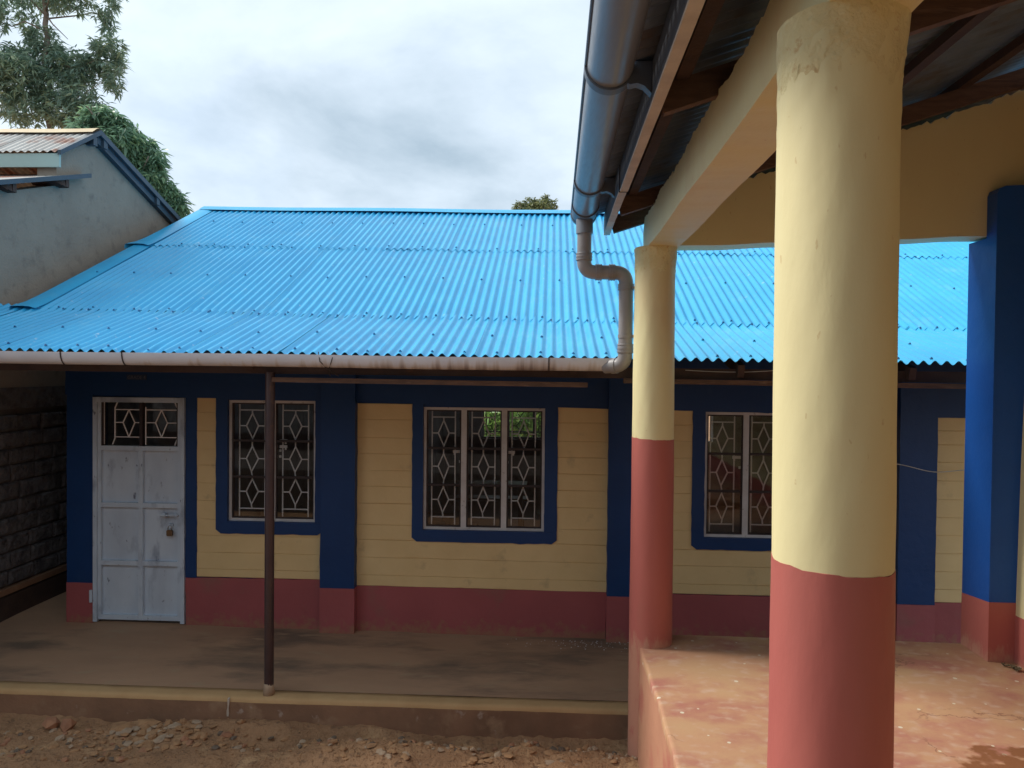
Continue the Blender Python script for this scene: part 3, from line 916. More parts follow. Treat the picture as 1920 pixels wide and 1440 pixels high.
# number plate over the door
plate = thing('door_plate', 'small faded plate with lettering above the white door', 'sign', fac(-3.73, 2.385, 0.032))
mb = MB(); fbox(mb, -3.825, -3.64, 2.385, 2.432, 0.0302, 0.036)
make('plate_board', mb, MT['sign'], plate)
cu = bpy.data.curves.new('lettering', 'FONT')
cu.body = 'GRADE 4'
cu.size = 0.047; cu.extrude = 0.0008; cu.align_x = 'CENTER'
tmp = bpy.data.objects.new('lettering_curve', cu)
COL.objects.link(tmp)
dg = bpy.context.evaluated_depsgraph_get()
tm = bpy.data.meshes.new_from_object(tmp.evaluated_get(dg))
mb = MB()
sx = 0.165 / max(1e-6, max(v.co.x for v in tm.vertices) - min(v.co.x for v in tm.vertices))
mb.add([fac(-3.7325 + v.co.x * sx, 2.393 + v.co.y * 0.92, 0.0368 + v.co.z) for v in tm.vertices], [tuple(p.vertices) for p in tm.polygons])
bpy.data.objects.remove(tmp); bpy.data.meshes.remove(tm)
make('lettering', mb, MT['signtext'], plate)

# ------------------------------------------------------------------ blue roof
W_E, W_L, W_M, W_R = 1.42, 0.20, -1.70, -3.40
z_e = lambda u: 2.590 - 0.0068 * u + 0.004
z_l = lambda u: 2.920 - 0.0166 * u
z_r = lambda u: 4.587 - 0.0120 * u
PITCH = 0.0762


def roof_pt(u, w):
    if w >= W_L:
        k = (W_E - w) / (W_E - W_L)
        return z_e(u) + (z_l(u) - z_e(u)) * k
    k = (W_L - w) / (W_L - W_R)
    return z_l(u) + (z_r(u) - z_l(u)) * k


SAG = [(rng.uniform(-5, 6), rng.uniform(-3.2, 1.4), rng.uniform(0.12, 0.4), rng.uniform(0.15, 0.6), rng.uniform(-0.011, 0.009)) for _ in range(46)]
SAG += [(-2.86, 1.40, 0.07, 0.10, -0.032), (-2.62, 1.42, 0.05, 0.08, -0.016)]


def sag(u, w):
    return sum(d * math.exp(-((u - a) / c) ** 2 - ((w - b) / e) ** 2) for a, b, c, e, d in SAG)


def build_sheet(u0, ncor, w0, w1, off, skew=0.0, extra_eave=0.0):
    seg = 8
    n = ncor * seg + 1
    uu = u0 + np.arange(n) * PITCH / seg
    ww = np.linspace(w0, w1, 9)
    mb = MB()
    rows = []
    lift = rng.uniform(0.0, 0.004)
    ramp = rng.choice((0.0012, 0.0015, 0.002, 0.004))
    ph = rng.uniform(0.94, 1.06)
    for r, w in enumerate(ww):
        row = []
        for k, u in enumerate(uu):
            x = k / (n - 1)
            h = 0.0138 * ph * math.cos(2 * math.pi * k / seg) + off + ramp * x + lift * (r == 0)
            ed = 0.006 * math.sin(u * 9 + w0 * 5) * (r == 0)
            us = u + skew * (w - w0)
            row.append(fac(us, roof_pt(us, w) + h + sag(us, w), w + ed + (0.012 * math.cos(2 * math.pi * k / seg) * 0)))
        rows.append(row)
    mb.grid(rows)
    # sheet edge thickness at the lower end
    low = rows[0]
    mb.grid([low, [p - ZZ * 0.0025 for p in low]])
    make('roof_sheet', mb, MT['roof'], school, smooth=True, auto=70, recalc=False)


def build_blue_roof():
    NC = 10
    step = (NC - 1) * PITCH
    U_V = -4.66
    k = 0
    u = -6.1
    while u < 6.4:                                         # lower course over the porch
        build_sheet(u, NC, W_E + rng.uniform(-0.012, 0.014), W_L - 0.10, 0.0)
        u += step
    u = U_V
    i = 0
    while u < 6.4:
        sk = 0.0
        build_sheet(u, NC, W_L + rng.uniform(-0.006, 0.012), W_M - 0.10, 0.007, sk)
        build_sheet(u, NC, W_M + rng.uniform(-0.006, 0.010), W_R, 0.012, sk)
        u += step
    # screws with washers: real heads, too small and many to single out
    mb = MB()
    rowsW = [(1.36, 3), (0.85, 5), (0.235, 3), (0.17, 4), (-0.75, 5), (-1.665, 3), (-1.74, 5), (-2.7, 5)]
    for w, st in rowsW:
        c = rng.randint(0, 2)
        uu = (-6.1 if w > 0.3 else -4.66) + PITCH * c
        while uu < 6.3:
            w2 = w + rng.gauss(0, 0.012)
            base = fac(uu, roof_pt(uu, w2) + sag(uu, w2) + 0.0125 + (0.001 if w > 0.3 else 0.009 if w > W_M else 0.014), w2)
            nrm = np.array([0, 0, 1.0]) * 0.92 + FN * 0.39
            t1 = FU; t2 = np.cross(nrm, t1)
            r = 0.0115
            rings = [[base + nrm * hh + (t1 * math.cos(q) + t2 * math.sin(q)) * rr for q in np.linspace(0, 2 * math.pi, 7)[:-1]] for hh, rr in ((0.0, r), (0.005, r), (0.006, 0.007), (0.013, 0.006))]
            o = len(mb.v)
            mb.grid(rings, close_u=True)
            mb.f.append(tuple(o + 18 + q for q in range(6)))
            uu += PITCH * (st + (rng.random() < 0.3))
    make('roofing_screws', mb, MT['screw'], school, kind='stuff')
    # ridge cap
    uu = np.linspace(-4.72, 6.4, 80)
    prof = [(0.17, -0.064), (0.10, -0.028), (0.03, 0.006), (0.0, 0.014), (-0.03, 0.006), (-0.10, -0.028), (-0.2, -0.11)]
    mb = MB()
    mb.grid([[fac(x, z_r(x) + 0.03 + h + 0.004 * math.sin(x * 2.1), W_R + w) for x in uu] for w, h in prof])
    make('ridge_cap', mb, MT['roof'], school, smooth=True)
    # verge flashings on the left edge, two lapped lengths
    for (wa, wb, off, fl) in ((W_L + 0.03, W_M - 0.02, 0.004, 0.04), (W_M + 0.06, W_R - 0.02, 0.014, 0.08)):
        mb = MB()
        ww = np.linspace(wa, wb, 14)
        rows = []
        for q, (du, dz) in enumerate([(-0.10, -0.045), (-0.095, 0.0), (-0.085, 0.012), (-0.02, 0.014), (0.04, 0.010), (0.10, -0.006)]):
            rows.append([fac(-4.64 + du - (fl * math.exp(-abs(w - wa) / 0.12) if q < 3 else 0), roof_pt(-4.64, w) + off + 0.012 + dz + (0.012 * math.exp(-abs(w - wa) / 0.1)), w) for w in ww])
        mb.grid(rows)
        make('verge_flashing', mb, MT['roof'], school, smooth=True, auto=35)
    # back slope, closes the roof
    mb = MB()
    rows = []
    for w, dz in ((W_R - 0.02, 0.0), (-7.4, -1.8)):
        rows.append([fac(x, z_r(x) + dz + 0.0095 * math.cos(2 * math.pi * (x) / PITCH), w) for x in np.arange(-4.66, 6.4, PITCH / 4)])
    mb.grid(rows)
    make('rear_roof_slope', mb, MT['roof'], school, smooth=True)
    # timbers under the eave
    mb = MB(); mb.bar(fac(-5.9, 2.512, 1.30), fac(6.3, 2.472, 1.30), 0.05, 0.075, FN)
    make('veranda_beam', mb, MT['timber_dark'], school)
    mb = MB(); mb.bar(fac(-1.99, 2.420, 1.352), fac(0.25, 2.405, 1.352), 0.05, 0.034, FN)
    make('lath', mb, MT['timber'], school)
    mb = MB(); mb.bar(fac(0.5, 2.437, 1.352), fac(6.3, 2.398, 1.352), 0.05, 0.034, FN)
    make('lath', mb, MT['timber'], school)
    for u in np.arange(-5.6, 6.2, 1.15):
        mb = MB(); mb.bar(fac(u, z_e(u) - 0.075, 1.385), fac(u, roof_pt(u, 0.22) - 0.085, 0.22), 0.045, 0.085, FU)
        make('rafter', mb, MT['timber_dark'], school)
    # post
    mb = MB(); mb.tube([fac(-2.013, 0.145, 1.345), fac(-2.013, 0.5, 1.345), fac(-2.016, 2.475, 1.335)], 0.0335, 20)
    post = make('veranda_post', mb, MT['steel'], school, smooth=True, auto=50)
    mb = MB(); mb.tube([fac(-2.013, 0.14, 1.345), fac(-2.013, 0.19, 1.345), fac(-2.015, 0.235, 1.345)], [0.042, 0.038, 0.0342], 12)
    make('cement_foot', mb, MT['stone_grey'], post, smooth=True)
    # gutter
    mb = MB()
    uu = np.linspace(-6.2, 0.43, 60)
    zc = lambda x: 2.606 - 0.0042 * (x + 3.9) + 0.002 * math.sin(x * 2.3)
    R = 0.060
    out = []
    for q in np.linspace(0.0 * math.pi, 1.0 * math.pi, 16):
        out.append([fac(x, zc(x) - 0.088 * math.sin(q), 1.50 + R * math.cos(q)) for x in uu])
    for q in np.linspace(1.0 * math.pi, 0.0 * math.pi, 16):
        out.append([fac(x, zc(x) - 0.083 * math.sin(q), 1.50 + (R - 0.005) * math.cos(q)) for x in uu])
    mb.grid(out)
    gut = make('gutter', mb, MT['gutter_far'], school, smooth=True, auto=60)
    for x in (-3.42, -2.98, -0.02):
        mb = MB()
        ring = lambda x_, rr: [fac(x_, zc(x_) - (0.088 + rr) * math.sin(q), 1.50 + (R + rr) * math.cos(q)) for q in np.linspace(0, math.pi, 14)]
        mb.grid([ring(x - 0.004, 0.0015), ring(x - 0.004, 0.005), ring(x + 0.004, 0.005), ring(x + 0.004, 0.0015)])
        make('joint_strap', mb, MT['bar'], gut, smooth=True, auto=40)
    mb = MB()
    for s in (-1, 1):
        mb.tube([fac(-1.545 + s * 0.055, zc(-1.5) + 0.02, 1.50 + R * 0.8), fac(-1.545 + s * 0.04, zc(-1.5) - 0.045, 1.50 + R + 0.003), fac(-1.545, zc(-1.5) - 0.105, 1.49), fac(-1.53 + 0.03 * s, 2.45, 1.40)], 0.0032, 6)
    make('tie_wire', mb, MT['wire'], gut)


build_blue_roof()
# cables
mb = MB(); mb.tube([fac(2.90 + 0.62 * t, 1.745 - 0.05 * math.sin(t * 2.6) - 0.02 * t + 0.006 * math.sin(9 * t), 0.108) for t in np.linspace(0, 1, 16)], 0.0042, 6)
make('wall_cable', mb, MT['cable'], label='thin pale cable drooping across the blue pilaster seen past the near column', cat='cable')
mb = MB(); mb.tube([fac(0.93 + 0.9 * t, 2.515 - 0.03 * math.sin(t * 3.0) + 0.045 * t, 1.33) for t in np.linspace(0, 1, 14)], 0.003, 6)
make('eave_cable', mb, MT['cable'], label='thin slack cable under the blue eave between the two cream columns', cat='cable')

# things in the room, seen through the glass


def desk(c, label, rot=0.0):
    t = thing('school_desk', label, 'desk', (c[0], c[1], 0.19), 'desks inside the classroom')
    ex = FU * math.cos(rot) + FN * math.sin(rot); ey = np.cross(ZZ, ex)
    P = lambda x, y, z: np.array([c[0], c[1], 0.0]) + ex * x + ey * y + ZZ * z

    def bx(name, x0, x1, y0, y1, z0, z1):
        m_ = MB(); m_.hexa([P(x0, y0, z0), P(x1, y0, z0), P(x1, y1, z0), P(x0, y1, z0)], [P(x0, y0, z1), P(x1, y0, z1), P(x1, y1, z1), P(x0, y1, z1)])
        make(name, m_, MT['desk'], t)
    bx('desk_top', -0.6, 0.6, -0.22, 0.22, 0.91, 0.94)
    bx('seat', -0.6, 0.6, 0.42, 0.70, 0.62, 0.65)
    for s in (-0.52, 0.52):
        bx('leg', s - 0.03, s + 0.03, -0.18, -0.11, 0.19, 0.909); bx('leg', s - 0.03, s + 0.03, 0.50, 0.57, 0.19, 0.619)
        bx('side_rail', s - 0.02, s + 0.02, -0.109, 0.499, 0.36, 0.42)
    return t


desk((-0.38, 10.5), 'brown timber school desk with a white paper on its top, behind the three light window')
desk((-1.15, 8.6), 'brown timber school desk just inside the three light window, left of the papered one', 0.2)
desk((0.9, 8.3), 'brown timber school desk indoors behind the far cream column', -0.1)
mb = MB()
c = np.array([-0.36, 10.45, 0.942])
mb.hexa([c + np.array(p) for p in ((-0.22, -0.12, 0), (0.18, -0.16, 0), (0.24, 0.12, 0), (-0.14, 0.16, 0))], [c + np.array(p) for p in ((-0.22, -0.12, .006), (0.18, -0.16, .006), (0.24, 0.12, .006), (-0.14, 0.16, .006))])
make('paper_sheet', mb, MT['paper'], label='white sheet of paper lying on a desk inside the classroom', cat='paper')

# ------------------------------------------------------------------ the nearer block with the cream columns
block = thing('veranda_building', 'nearer classroom block with cream and red columns, raised veranda and grey gutter', 'building', nea(1, 0, 0.0))
FLZ = 0.75


def build_column(a, l, parent, seed, rough_top):
    r_ = np.random.default_rng(seed)
    n = 56
    ph = r_.uniform(0, 6, 20)
    zsplit = 2.075 if a > -1 else 2.068

    def rad(q, z):
        base = 0.1365 - 0.0075 * (z - FLZ) / 2.54
        d = 0
        for k in range(1, 6):
            d += 0.0013 * math.sin(k * q + ph[k] + z * (1.1 + 0.5 * k)) / math.sqrt(k)
        d += 0.0004 * math.sin(7 * q + z * 13 + ph[8]) + 0.0003 * math.sin(11 * q - z * 21 + ph[9])
        if z > 3.12:                                        # flared, badly trowelled top
            t = (z - 3.12) / 0.17
            d += rough_top * 0.8 * t ** 2 * max(0.0, math.cos(q))
        return base + d

    def surf(z_fn, m_rows, extra=0.0, rough=0.0):
        rows = []
        for i in range(m_rows):
            row = []
            for k in range(n):
                q = 2 * math.pi * k / n
                z = z_fn(i / (m_rows - 1), q)
                rr = rad(q, z) + extra + (r_.normal(0, rough) * max(0, (z - 3.05) / 0.2) if rough else 0)
                row.append(nea(l + rr * math.cos(q), a + rr * math.sin(q), z))
            rows.append(row)
        m_ = MB(); m_.grid(rows, close_u=True)
        m_.f.append(tuple(range(n - 1, -1, -1))); m_.f.append(tuple(len(m_.v) - n + k for k in range(n)))
        return m_
    wob = lambda q: 0.006 * math.cos(q - 2.6) + 0.0015 * math.sin(9 * q) + 0.001 * math.sin(17 * q + 1)
    c = make('column', surf(lambda t, q: (zsplit + wob(q)) * (1 - t) + 3.292 * t, 60, 0, 0.0035), MT['cream'], parent, smooth=True, auto=60)
    make('red_base', surf(lambda t, q: (-0.05) * (1 - t) + (zsplit + wob(q)) * t, 40, 0.0012), MT['red'], c, smooth=True, auto=60)
    m_ = MB()                                               # crumbly plaster collar where column meets the beam
    rows = []
    for i, (z, e) in enumerate(((3.12, -0.004), (3.15, -0.0005), (3.19, 0.002), (3.25, 0.003), (3.296, 0.004))):
        rows.append([nea(l + (rad(q, z) + e * (0.55 + 0.45 * math.sin(q * 3 + ph[12])) * rough_top / 0.012 + abs(r_.normal(0, 0.0022)) * (i > 1)) * math.cos(q),
                         a + (rad(q, z) + e * (0.55 + 0.45 * math.sin(q * 3 + ph[12])) * rough_top / 0.012 + abs(r_.normal(0, 0.0022)) * (i > 1)) * math.sin(q), z + r_.normal(0, 0.012) * (0 < i < 4)) for q in np.linspace(0, 2 * math.pi, n + 1)[:-1]])
    m_.grid(rows, close_u=True)
    make('plaster_collar', m_, MT['cream_rough'], c, smooth=True)
    return c


build_column(0.0, 0.0, block, 3, 0.008)
build_column(-3.15, 0.008, block, 8, 0.014)
build_column(-6.30, 0.008, block, 12, 0.012)


def build_near_block():
    # raised floor
    A0, A1 = -9.0, 0.13
    aa = np.linspace(A0, A1, 120); ll = np.concatenate([[-0.0775, -0.076, -0.070], np.linspace(-0.055, 2.25, 30)])
    mb = MB()
    mb.grid([[nea(l + (0.004 * math.sin(a * 5) + 0.003 * math.sin(a * 13 + 1) if l < -0.05 else 0), a, FLZ - (0.04 if l < -0.077 else 0.006 if l < -0.075 else 0) + 0.0025 * math.sin(a * 2.2 + l) + 0.002 * math.sin(l * 5 - a)) for l in ll] for a in aa])
    make('veranda_floor', mb, MT['platform'], block, smooth=True)
    mb = MB()
    P = []
    for z in np.linspace(-0.1, FLZ - 0.02, 10):
        P.append([nea(-0.0765 - 0.012 * (FLZ - 0.02 - z) + 0.004 * math.sin(a * 5) + 0.003 * math.sin(a * 13 + 1), a, z) for a in aa])
    mb.grid(P)
    mb.add([nea(-0.078, A1, -0.1), nea(2.25, A1, -0.1), nea(2.25, A1, FLZ - 0.0035), nea(-0.078, A1, FLZ - 0.0035)], [(0, 1, 2, 3)])
    make('veranda_side', mb, MT['platform_side'], block, smooth=True, auto=40)
    # beam on the columns
    roofbot = lambda l: 3.525 + (l + 0.136) * 0.32
    mb = MB()
    aa = np.linspace(-9, 0.14, 320)
    j = np.cumsum(nrg.normal(0, 0.0035, 320)); j -= np.convolve(np.pad(j, 20, mode='edge'), np.ones(41) / 41, 'valid')
    j += nrg.normal(0, 0.002, 320)
    k2 = np.cumsum(nrg.normal(0, 0.0012, 320)); k2 -= np.convolve(np.pad(k2, 20, mode='edge'), np.ones(41) / 41, 'valid')
    rows = []
    for (l, z, s) in ((-0.057, 3.293, 0), (-0.060, 3.41, 0), (-0.055, 3.515, 1), (0.03, 3.53, 1), (0.14, 3.59, 1), (0.142, 3.45, 0), (0.140, 3.293, 0), (-0.057, 3.293, 0)):
        rows.append([nea(l + 0.003 * math.sin(a * 4 + z * 7) + (k2[i] if s == 0 else 0) * 0.5, a, z + (j[i] * 1.5 if s else 0) + (k2[i] if z < 3.3 else 0)) for i, a in enumerate(aa)])
    mb.grid(rows)
    mb.f.append(tuple(q * 320 for q in range(7))); mb.f.append(tuple(q * 320 + 319 for q in range(6, -1, -1)))
    make('beam', mb, MT['cream'], block, smooth=True, auto=35)
    # end wall over the veranda opening
    n = 90
    ll = np.linspace(0.145, 2.27, n)
    j = np.cumsum(nrg.normal(0, 0.006, n)); j -= np.linspace(j[0], j[-1], n); j = j * 0.5 + nrg.normal(0, 0.006, n)
    bot = lambda l: 3.295 + 0.062 * (l / 1.9)
    rows = []
    for (w, top) in ((-0.07, 0), (-0.07, 1), (0.136, 1), (0.136, 0), (-0.07, 0)):
        rows.append([nea(l, w + 0.003 * math.sin(l * 6), (roofbot(l) - 0.02 + j[i] if top else bot(l) + 0.003 * math.sin(l * 11))) for i, l in enumerate(ll)])
    mb = MB(); mb.grid(rows)
    make('end_beam', mb, MT['cream'], block, smooth=True, auto=40)
    # pilaster at the end of the wall
    mb = MB()
    L0, L1, B0, B1 = 2.02, 2.222, -0.18, 0.128
    zt = 3.345
    zs0 = [1.116, 1.116, 1.086, 1.086]
    cs = [(L0, B0), (L1, B0), (L1, B1), (L0, B1)]
    mb.hexa([nea(c_[0], c_[1], z_) for c_, z_ in zip(cs, zs0)], [nea(c_[0], c_[1], zt) for c_ in cs])
    # upper front part with rounded shoulders
    pts = [(L0, zt), (L0, 3.60), (L0 + 0.012, 3.630), (L0 + 0.05, 3.645), (L1 - 0.03, 3.65), (L1, 3.64), (L1, zt)]
    mb.prism([nea(p[0], B0, p[1]) for p in pts], [nea(p[0], -0.073, p[1]) for p in pts])
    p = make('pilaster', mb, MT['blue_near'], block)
    mb = MB()
    mb.hexa([nea(c_[0] + (-0.002 if c_[0] == L0 else 0), c_[1] + (-0.002 if c_[1] == B0 else 0), FLZ - 0.01) for c_ in cs],
            [nea(c_[0] + (-0.002 if c_[0] == L0 else 0), c_[1] + (-0.002 if c_[1] == B0 else 0), z_) for c_, z_ in zip(cs, zs0)])
    make('painted_base', mb, MT['red'], p)
    # long wall of the rooms
    mb = MB()
    aa = np.linspace(-9, 0.125, 140)
    rows = []
    for l, z in ((2.178, 1.045), (2.190, 2.0), (2.215, 3.0), (2.26, 4.25)):
        rows.append([nea(l + 0.002 * math.sin(a * 7 + z * 5), a, z + (0.006 * math.sin(a * 9) if z < 1.1 else 0)) for a in aa])
    mb.grid(rows)
    nbox(mb, 2.262, 2.42, -9, 0.125, 0.0, 4.2)
    make('wall', mb, MT['cream'], block, smooth=True, auto=40)
    mb = MB()
    mb.grid([[nea(2.175, a, FLZ - 0.02) for a in aa], [nea(2.175, a, 1.045 + 0.006 * math.sin(a * 9)) for a in aa], [nea(2.179, a, 1.047 + 0.006 * math.sin(a * 9)) for a in aa]])
    make('dado_band', mb, MT['red'], block)
    # ---- roof: rafters, purlins, sheets, fascia
    zs = lambda l: 3.59 + (l + 0.306) * 0.32
    for a in (0.27, -0.32, -2.12, -3.05, -4.4, -5.7, -7.0, -8.3):
        mb = MB()
        d = rng.uniform(-0.03, 0.03)
        l0 = -0.262
        mb.bar(nea(l0, a, zs(l0) - 0.115), nea(2.9, a + d, zs(2.9) - 0.115), 0.048, 0.10, NA)
        make('rafter', mb, MT['timber'], block)
    for l in (-0.20, 0.42, 1.08, 1.70, 2.35):
        mb = MB()
        mb.bar(nea(l, -9, zs(l) - 0.040), nea(l + 0.02, 0.33, zs(l) - 0.037), 0.05, 0.05, NL)
        make('purlin', mb, MT['timber_dark'], block)
    mb = MB(); mb.bar(nea(0.04, -9, 3.545), nea(0.04, 0.13, 3.545), 0.1, 0.05, NL)
    make('wall_plate', mb, MT['timber_dark'], block)
    # sheets, corrugations run down the slope
    width = 9 * PITCH
    a = 0.34
    while a > -9:
        n = 81
        rows = []
        up = rng.uniform(0, 0.004)
        for l in np.linspace(-0.37, 3.0, 6):
            rows.append([nea(l, a - PITCH * k / 8, zs(l) + 0.0095 + 0.0095 * math.cos(2 * math.pi * k / 8) + up) for k in range(n)])
        m_ = MB(); m_.grid(rows)
        make('roof_sheet', m_, MT['galv'], block, smooth=True, recalc=False)
        a -= width
    # fascia in two boards, the farther one a little lower and prouder
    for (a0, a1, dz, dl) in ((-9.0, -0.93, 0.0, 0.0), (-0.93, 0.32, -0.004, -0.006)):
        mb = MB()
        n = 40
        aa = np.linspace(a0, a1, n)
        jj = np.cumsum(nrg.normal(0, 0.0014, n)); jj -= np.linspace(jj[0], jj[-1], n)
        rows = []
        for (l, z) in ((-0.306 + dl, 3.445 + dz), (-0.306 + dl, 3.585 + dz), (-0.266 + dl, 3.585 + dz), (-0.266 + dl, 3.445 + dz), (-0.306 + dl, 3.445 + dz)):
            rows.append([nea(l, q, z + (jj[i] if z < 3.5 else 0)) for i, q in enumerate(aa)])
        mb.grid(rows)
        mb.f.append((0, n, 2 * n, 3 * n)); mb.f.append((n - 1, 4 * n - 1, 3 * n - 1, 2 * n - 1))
        fb_ = make('fascia_board', mb, MT['fascia_shade'], block, recalc=True)
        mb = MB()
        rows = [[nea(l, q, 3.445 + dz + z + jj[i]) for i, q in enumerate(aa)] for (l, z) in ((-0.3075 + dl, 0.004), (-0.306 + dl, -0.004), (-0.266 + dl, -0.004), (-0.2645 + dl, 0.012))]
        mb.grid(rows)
        make('lit_edge', mb, MT['fascia'], fb_)  # strip coloured as the lit underside of the shaded board
    mb = MB()
    mb.bar(nea(-0.262, 0.325, zs(-0.28) - 0.09), nea(2.9, 0.325, zs(2.9) - 0.09), 0.02, 0.10, NA)
    make('barge_board', mb, MT['timber_dark'], block)
    # ---- gutter
    GL, GZc, R = -0.452, 3.578, 0.082
    aa = np.linspace(-9, 0.28, 30)
    rows = []
    for q in np.linspace(0, math.pi, 20):
        rows.append([nea(GL - R * math.cos(q), a_, GZc - R * math.sin(q)) for a_ in aa])
    for q in np.linspace(math.pi, 0, 20):
        rows.append([nea(GL - (R - 0.004) * math.cos(q), a_, GZc - (R - 0.004) * math.sin(q)) for a_ in aa])
    rows.append(rows[0])
    mb = MB(); mb.grid(rows)
    g = make('gutter', mb, MT['gutter'], block, smooth=True, auto=50)
    mb = MB(); mb.tube([nea(GL - R - 0.002, -9, GZc), nea(GL - R - 0.002, 0.28, GZc)], 0.0075, 10)
    make('lip_bead', mb, MT['clip'], g, smooth=True, auto=50)
    for a_ in (-6.0, -4.3, -2.22, -0.62):
        mb = MB()
        r1, r2, hw = R + 0.001, R + 0.009, 0.026
        ring = lambda aq, rr: [nea(GL - rr * math.cos(q), aq, GZc - rr * math.sin(q)) for q in np.linspace(-0.12, math.pi + 0.05, 24)]
        mb.grid([ring(a_ - hw, r1), ring(a_ - hw, r2), ring(a_ + hw, r2), ring(a_ + hw, r1)])
        # lug that screws to the fascia
        lug = [(GL + R * 0.70, GZc - R * 0.80), (GL + R * 0.86, GZc - R * 0.86), (GL + R * 1.15, GZc - R * 0.80), (GL + R * 1.45, GZc - R * 0.92), (-0.3075, GZc - R * 1.25), (-0.3075, GZc + 0.01), (GL + R * 1.02, GZc + 0.01), (GL + R * 1.0, GZc - 0.02)]
        mb.prism([nea(p_[0], a_ - hw * 0.9, p_[1]) for p_ in lug], [nea(p_[0], a_ + hw * 0.9, p_[1]) for p_ in lug])
        make('gutter_bracket', mb, MT['clip'], g, smooth=True, auto=35)
    # outlet piece and stop end
    mb = MB()
    ring = lambda aq, rr: [nea(GL - rr * math.cos(q), aq, GZc - rr * math.sin(q)) for q in np.linspace(-0.05, math.pi + 0.05, 24)]
    mb.grid([ring(-0.03, R + 0.001), ring(-0.03, R + 0.009), ring(-0.005, R + 0.009), ring(0.0, R + 0.004), ring(0.23, R + 0.004), ring(0.235, R + 0.009), ring(0.292, R + 0.009), ring(0.292, R + 0.001)])
    mb.add(ring(0.291, R + 0.008), [tuple(range(24))])
    make('stop_end', mb, MT['clip'], g, smooth=True, auto=35)
    mb = MB(); mb.tube([nea(GL, 0.12, GZc - R + 0.01), nea(GL, 0.12, GZc - R - 0.085)], 0.056, 20)
    make('outlet', mb, MT['gutter'], g, smooth=True, auto=50)
    # ---- downpipe: drop, offset, drop, elbow into the other gutter
    p0 = nea(GL, 0.12, GZc - R - 0.06)
    x1, y1 = p0[0], p0[1]
    zh = 3.158
    x2, y2 = 0.752, 5.045
    zb = 2.545
    q1 = np.array([x1, y1, zh]); q2 = np.array([x2, y2, zh]); q3 = np.array([x2, y2, zb])
    q4 = fac(0.36, 0, 1.505); q4[2] = zb - 0.012
    pts = [np.array(p0), q1, q2, q3, q4]

    def fillet(pts, r, n=9):
        out = [pts[0]]
        for a_, b_, c_ in zip(pts, pts[1:], pts[2:]):
            d1 = (a_ - b_) / np.linalg.norm(a_ - b_); d2 = (c_ - b_) / np.linalg.norm(c_ - b_)
            for t in np.linspace(0, 1, n):
                out.append((b_ + d1 * r) * (1 - t) ** 2 + b_ * 2 * t * (1 - t) + (b_ + d2 * r) * t ** 2)
        out.append(pts[-1])
        return out
    mb = MB(); mb.tube(fillet(pts, 0.075), 0.0475, 22)
    dp = make('downpipe', mb, MT['pipe'], block, smooth=True, auto=60)

    def sock(a_, b_, r=0.0525):
        m_ = MB(); m_.tube([a_, a_ + (b_ - a_) * 0.08, a_ + (b_ - a_) * 0.92, b_], [r - 0.002, r, r, r - 0.002], 22)
        for t in (0.12, 0.5, 0.88):
            c_ = a_ + (b_ - a_) * t; d_ = (b_ - a_) / np.linalg.norm(b_ - a_)
            m_.tube([c_ - d_ * 0.003, c_ + d_ * 0.003], r + 0.0025, 22)
        make('coupling', m_, MT['pipe'], dp, smooth=True, auto=50)
    up = np.array([0, 0, 1.0]); hd = (q2 - q1) / np.linalg.norm(q2 - q1); ed = (q4 - q3) / np.linalg.norm(q4 - q3)
    sock(q1 + up * 0.075, q1 + up * 0.125)
    sock(q1 + hd * 0.075, q1 + hd * 0.118)
    sock(q2 - hd * 0.118, q2 - hd * 0.075)
    sock(q2 - up * 0.075, q2 - up * 0.118)
    sock(q3 + up * 0.078, q3 + up * 0.14)
    m_ = MB(); m_.tube([q3 + ed * 0.062, q3 + ed * 0.10], 0.0535, 22)
    make('coupling', m_, MT['pipe'], dp, smooth=True, auto=50)
    for z in (3.055, 2.735):
        m_ = MB()
        m_.tube([np.array([x2, y2, z - 0.011]), np.array([x2, y2, z + 0.011])], 0.0515, 20)
        cc = nea(0, 0, z); dd = cc - np.array([x2, y2, z]); dd /= np.linalg.norm(dd)
        m_.bar(np.array([x2, y2, z]) + dd * 0.045, cc - dd * 0.125, 0.018, 0.012, ZZ)
        make('pipe_strap', m_, MT['pipe'], dp, smooth=True, auto=40)


build_near_block()


def build_added_wing():
    """unseen wing under the photographer, added to darken the front and reflections: slab, wall and roof behind the camera, mirrored in the school's panes"""
    m_ = MB(); m_.hexa([(-9, -4.4, -0.1), (0.62, -4.4, -0.1), (0.62, 0.75, -0.1), (-9, 0.75, -0.1)], [(-9, -4.4, 0.746), (0.62, -4.4, 0.746), (0.62, 0.75, 0.746), (-9, 0.75, 0.746)])
    make('added_wing_floor', m_, MT['room_floor'], block)
    m_ = MB(); m_.hexa([(-9, -2.5, 1.1), (0.9, -2.5, 1.1), (0.9, -2.3, 1.1), (-9, -2.3, 1.1)], [(-9, -2.5, 4.3), (0.9, -2.5, 4.3), (0.9, -2.3, 4.3), (-9, -2.3, 4.3)])
    w_ = make('added_wing_wall', m_, MT['interior'], block)
    m_ = MB(); m_.hexa([(-9, -2.5, 0.746), (0.9, -2.5, 0.746), (0.9, -2.297, 0.746), (-9, -2.297, 0.746)], [(-9, -2.5, 1.098), (0.9, -2.5, 1.098), (0.9, -2.297, 1.098), (-9, -2.297, 1.098)])
    make('added_lower_wall', m_, MT['timber_dark'], w_)
    rows = []
    for y, z in ((-1.95, 3.55), (-3.2, 3.95), (-6.0, 4.7)):
        rows.append([(0.5 - PITCH * k / 4, y, z + 0.0095 * math.cos(2 * math.pi * k / 4)) for k in range(520)])
    m_ = MB(); m_.grid(rows)
    make('added_wing_roof', m_, MT['galv'], block, smooth=True)


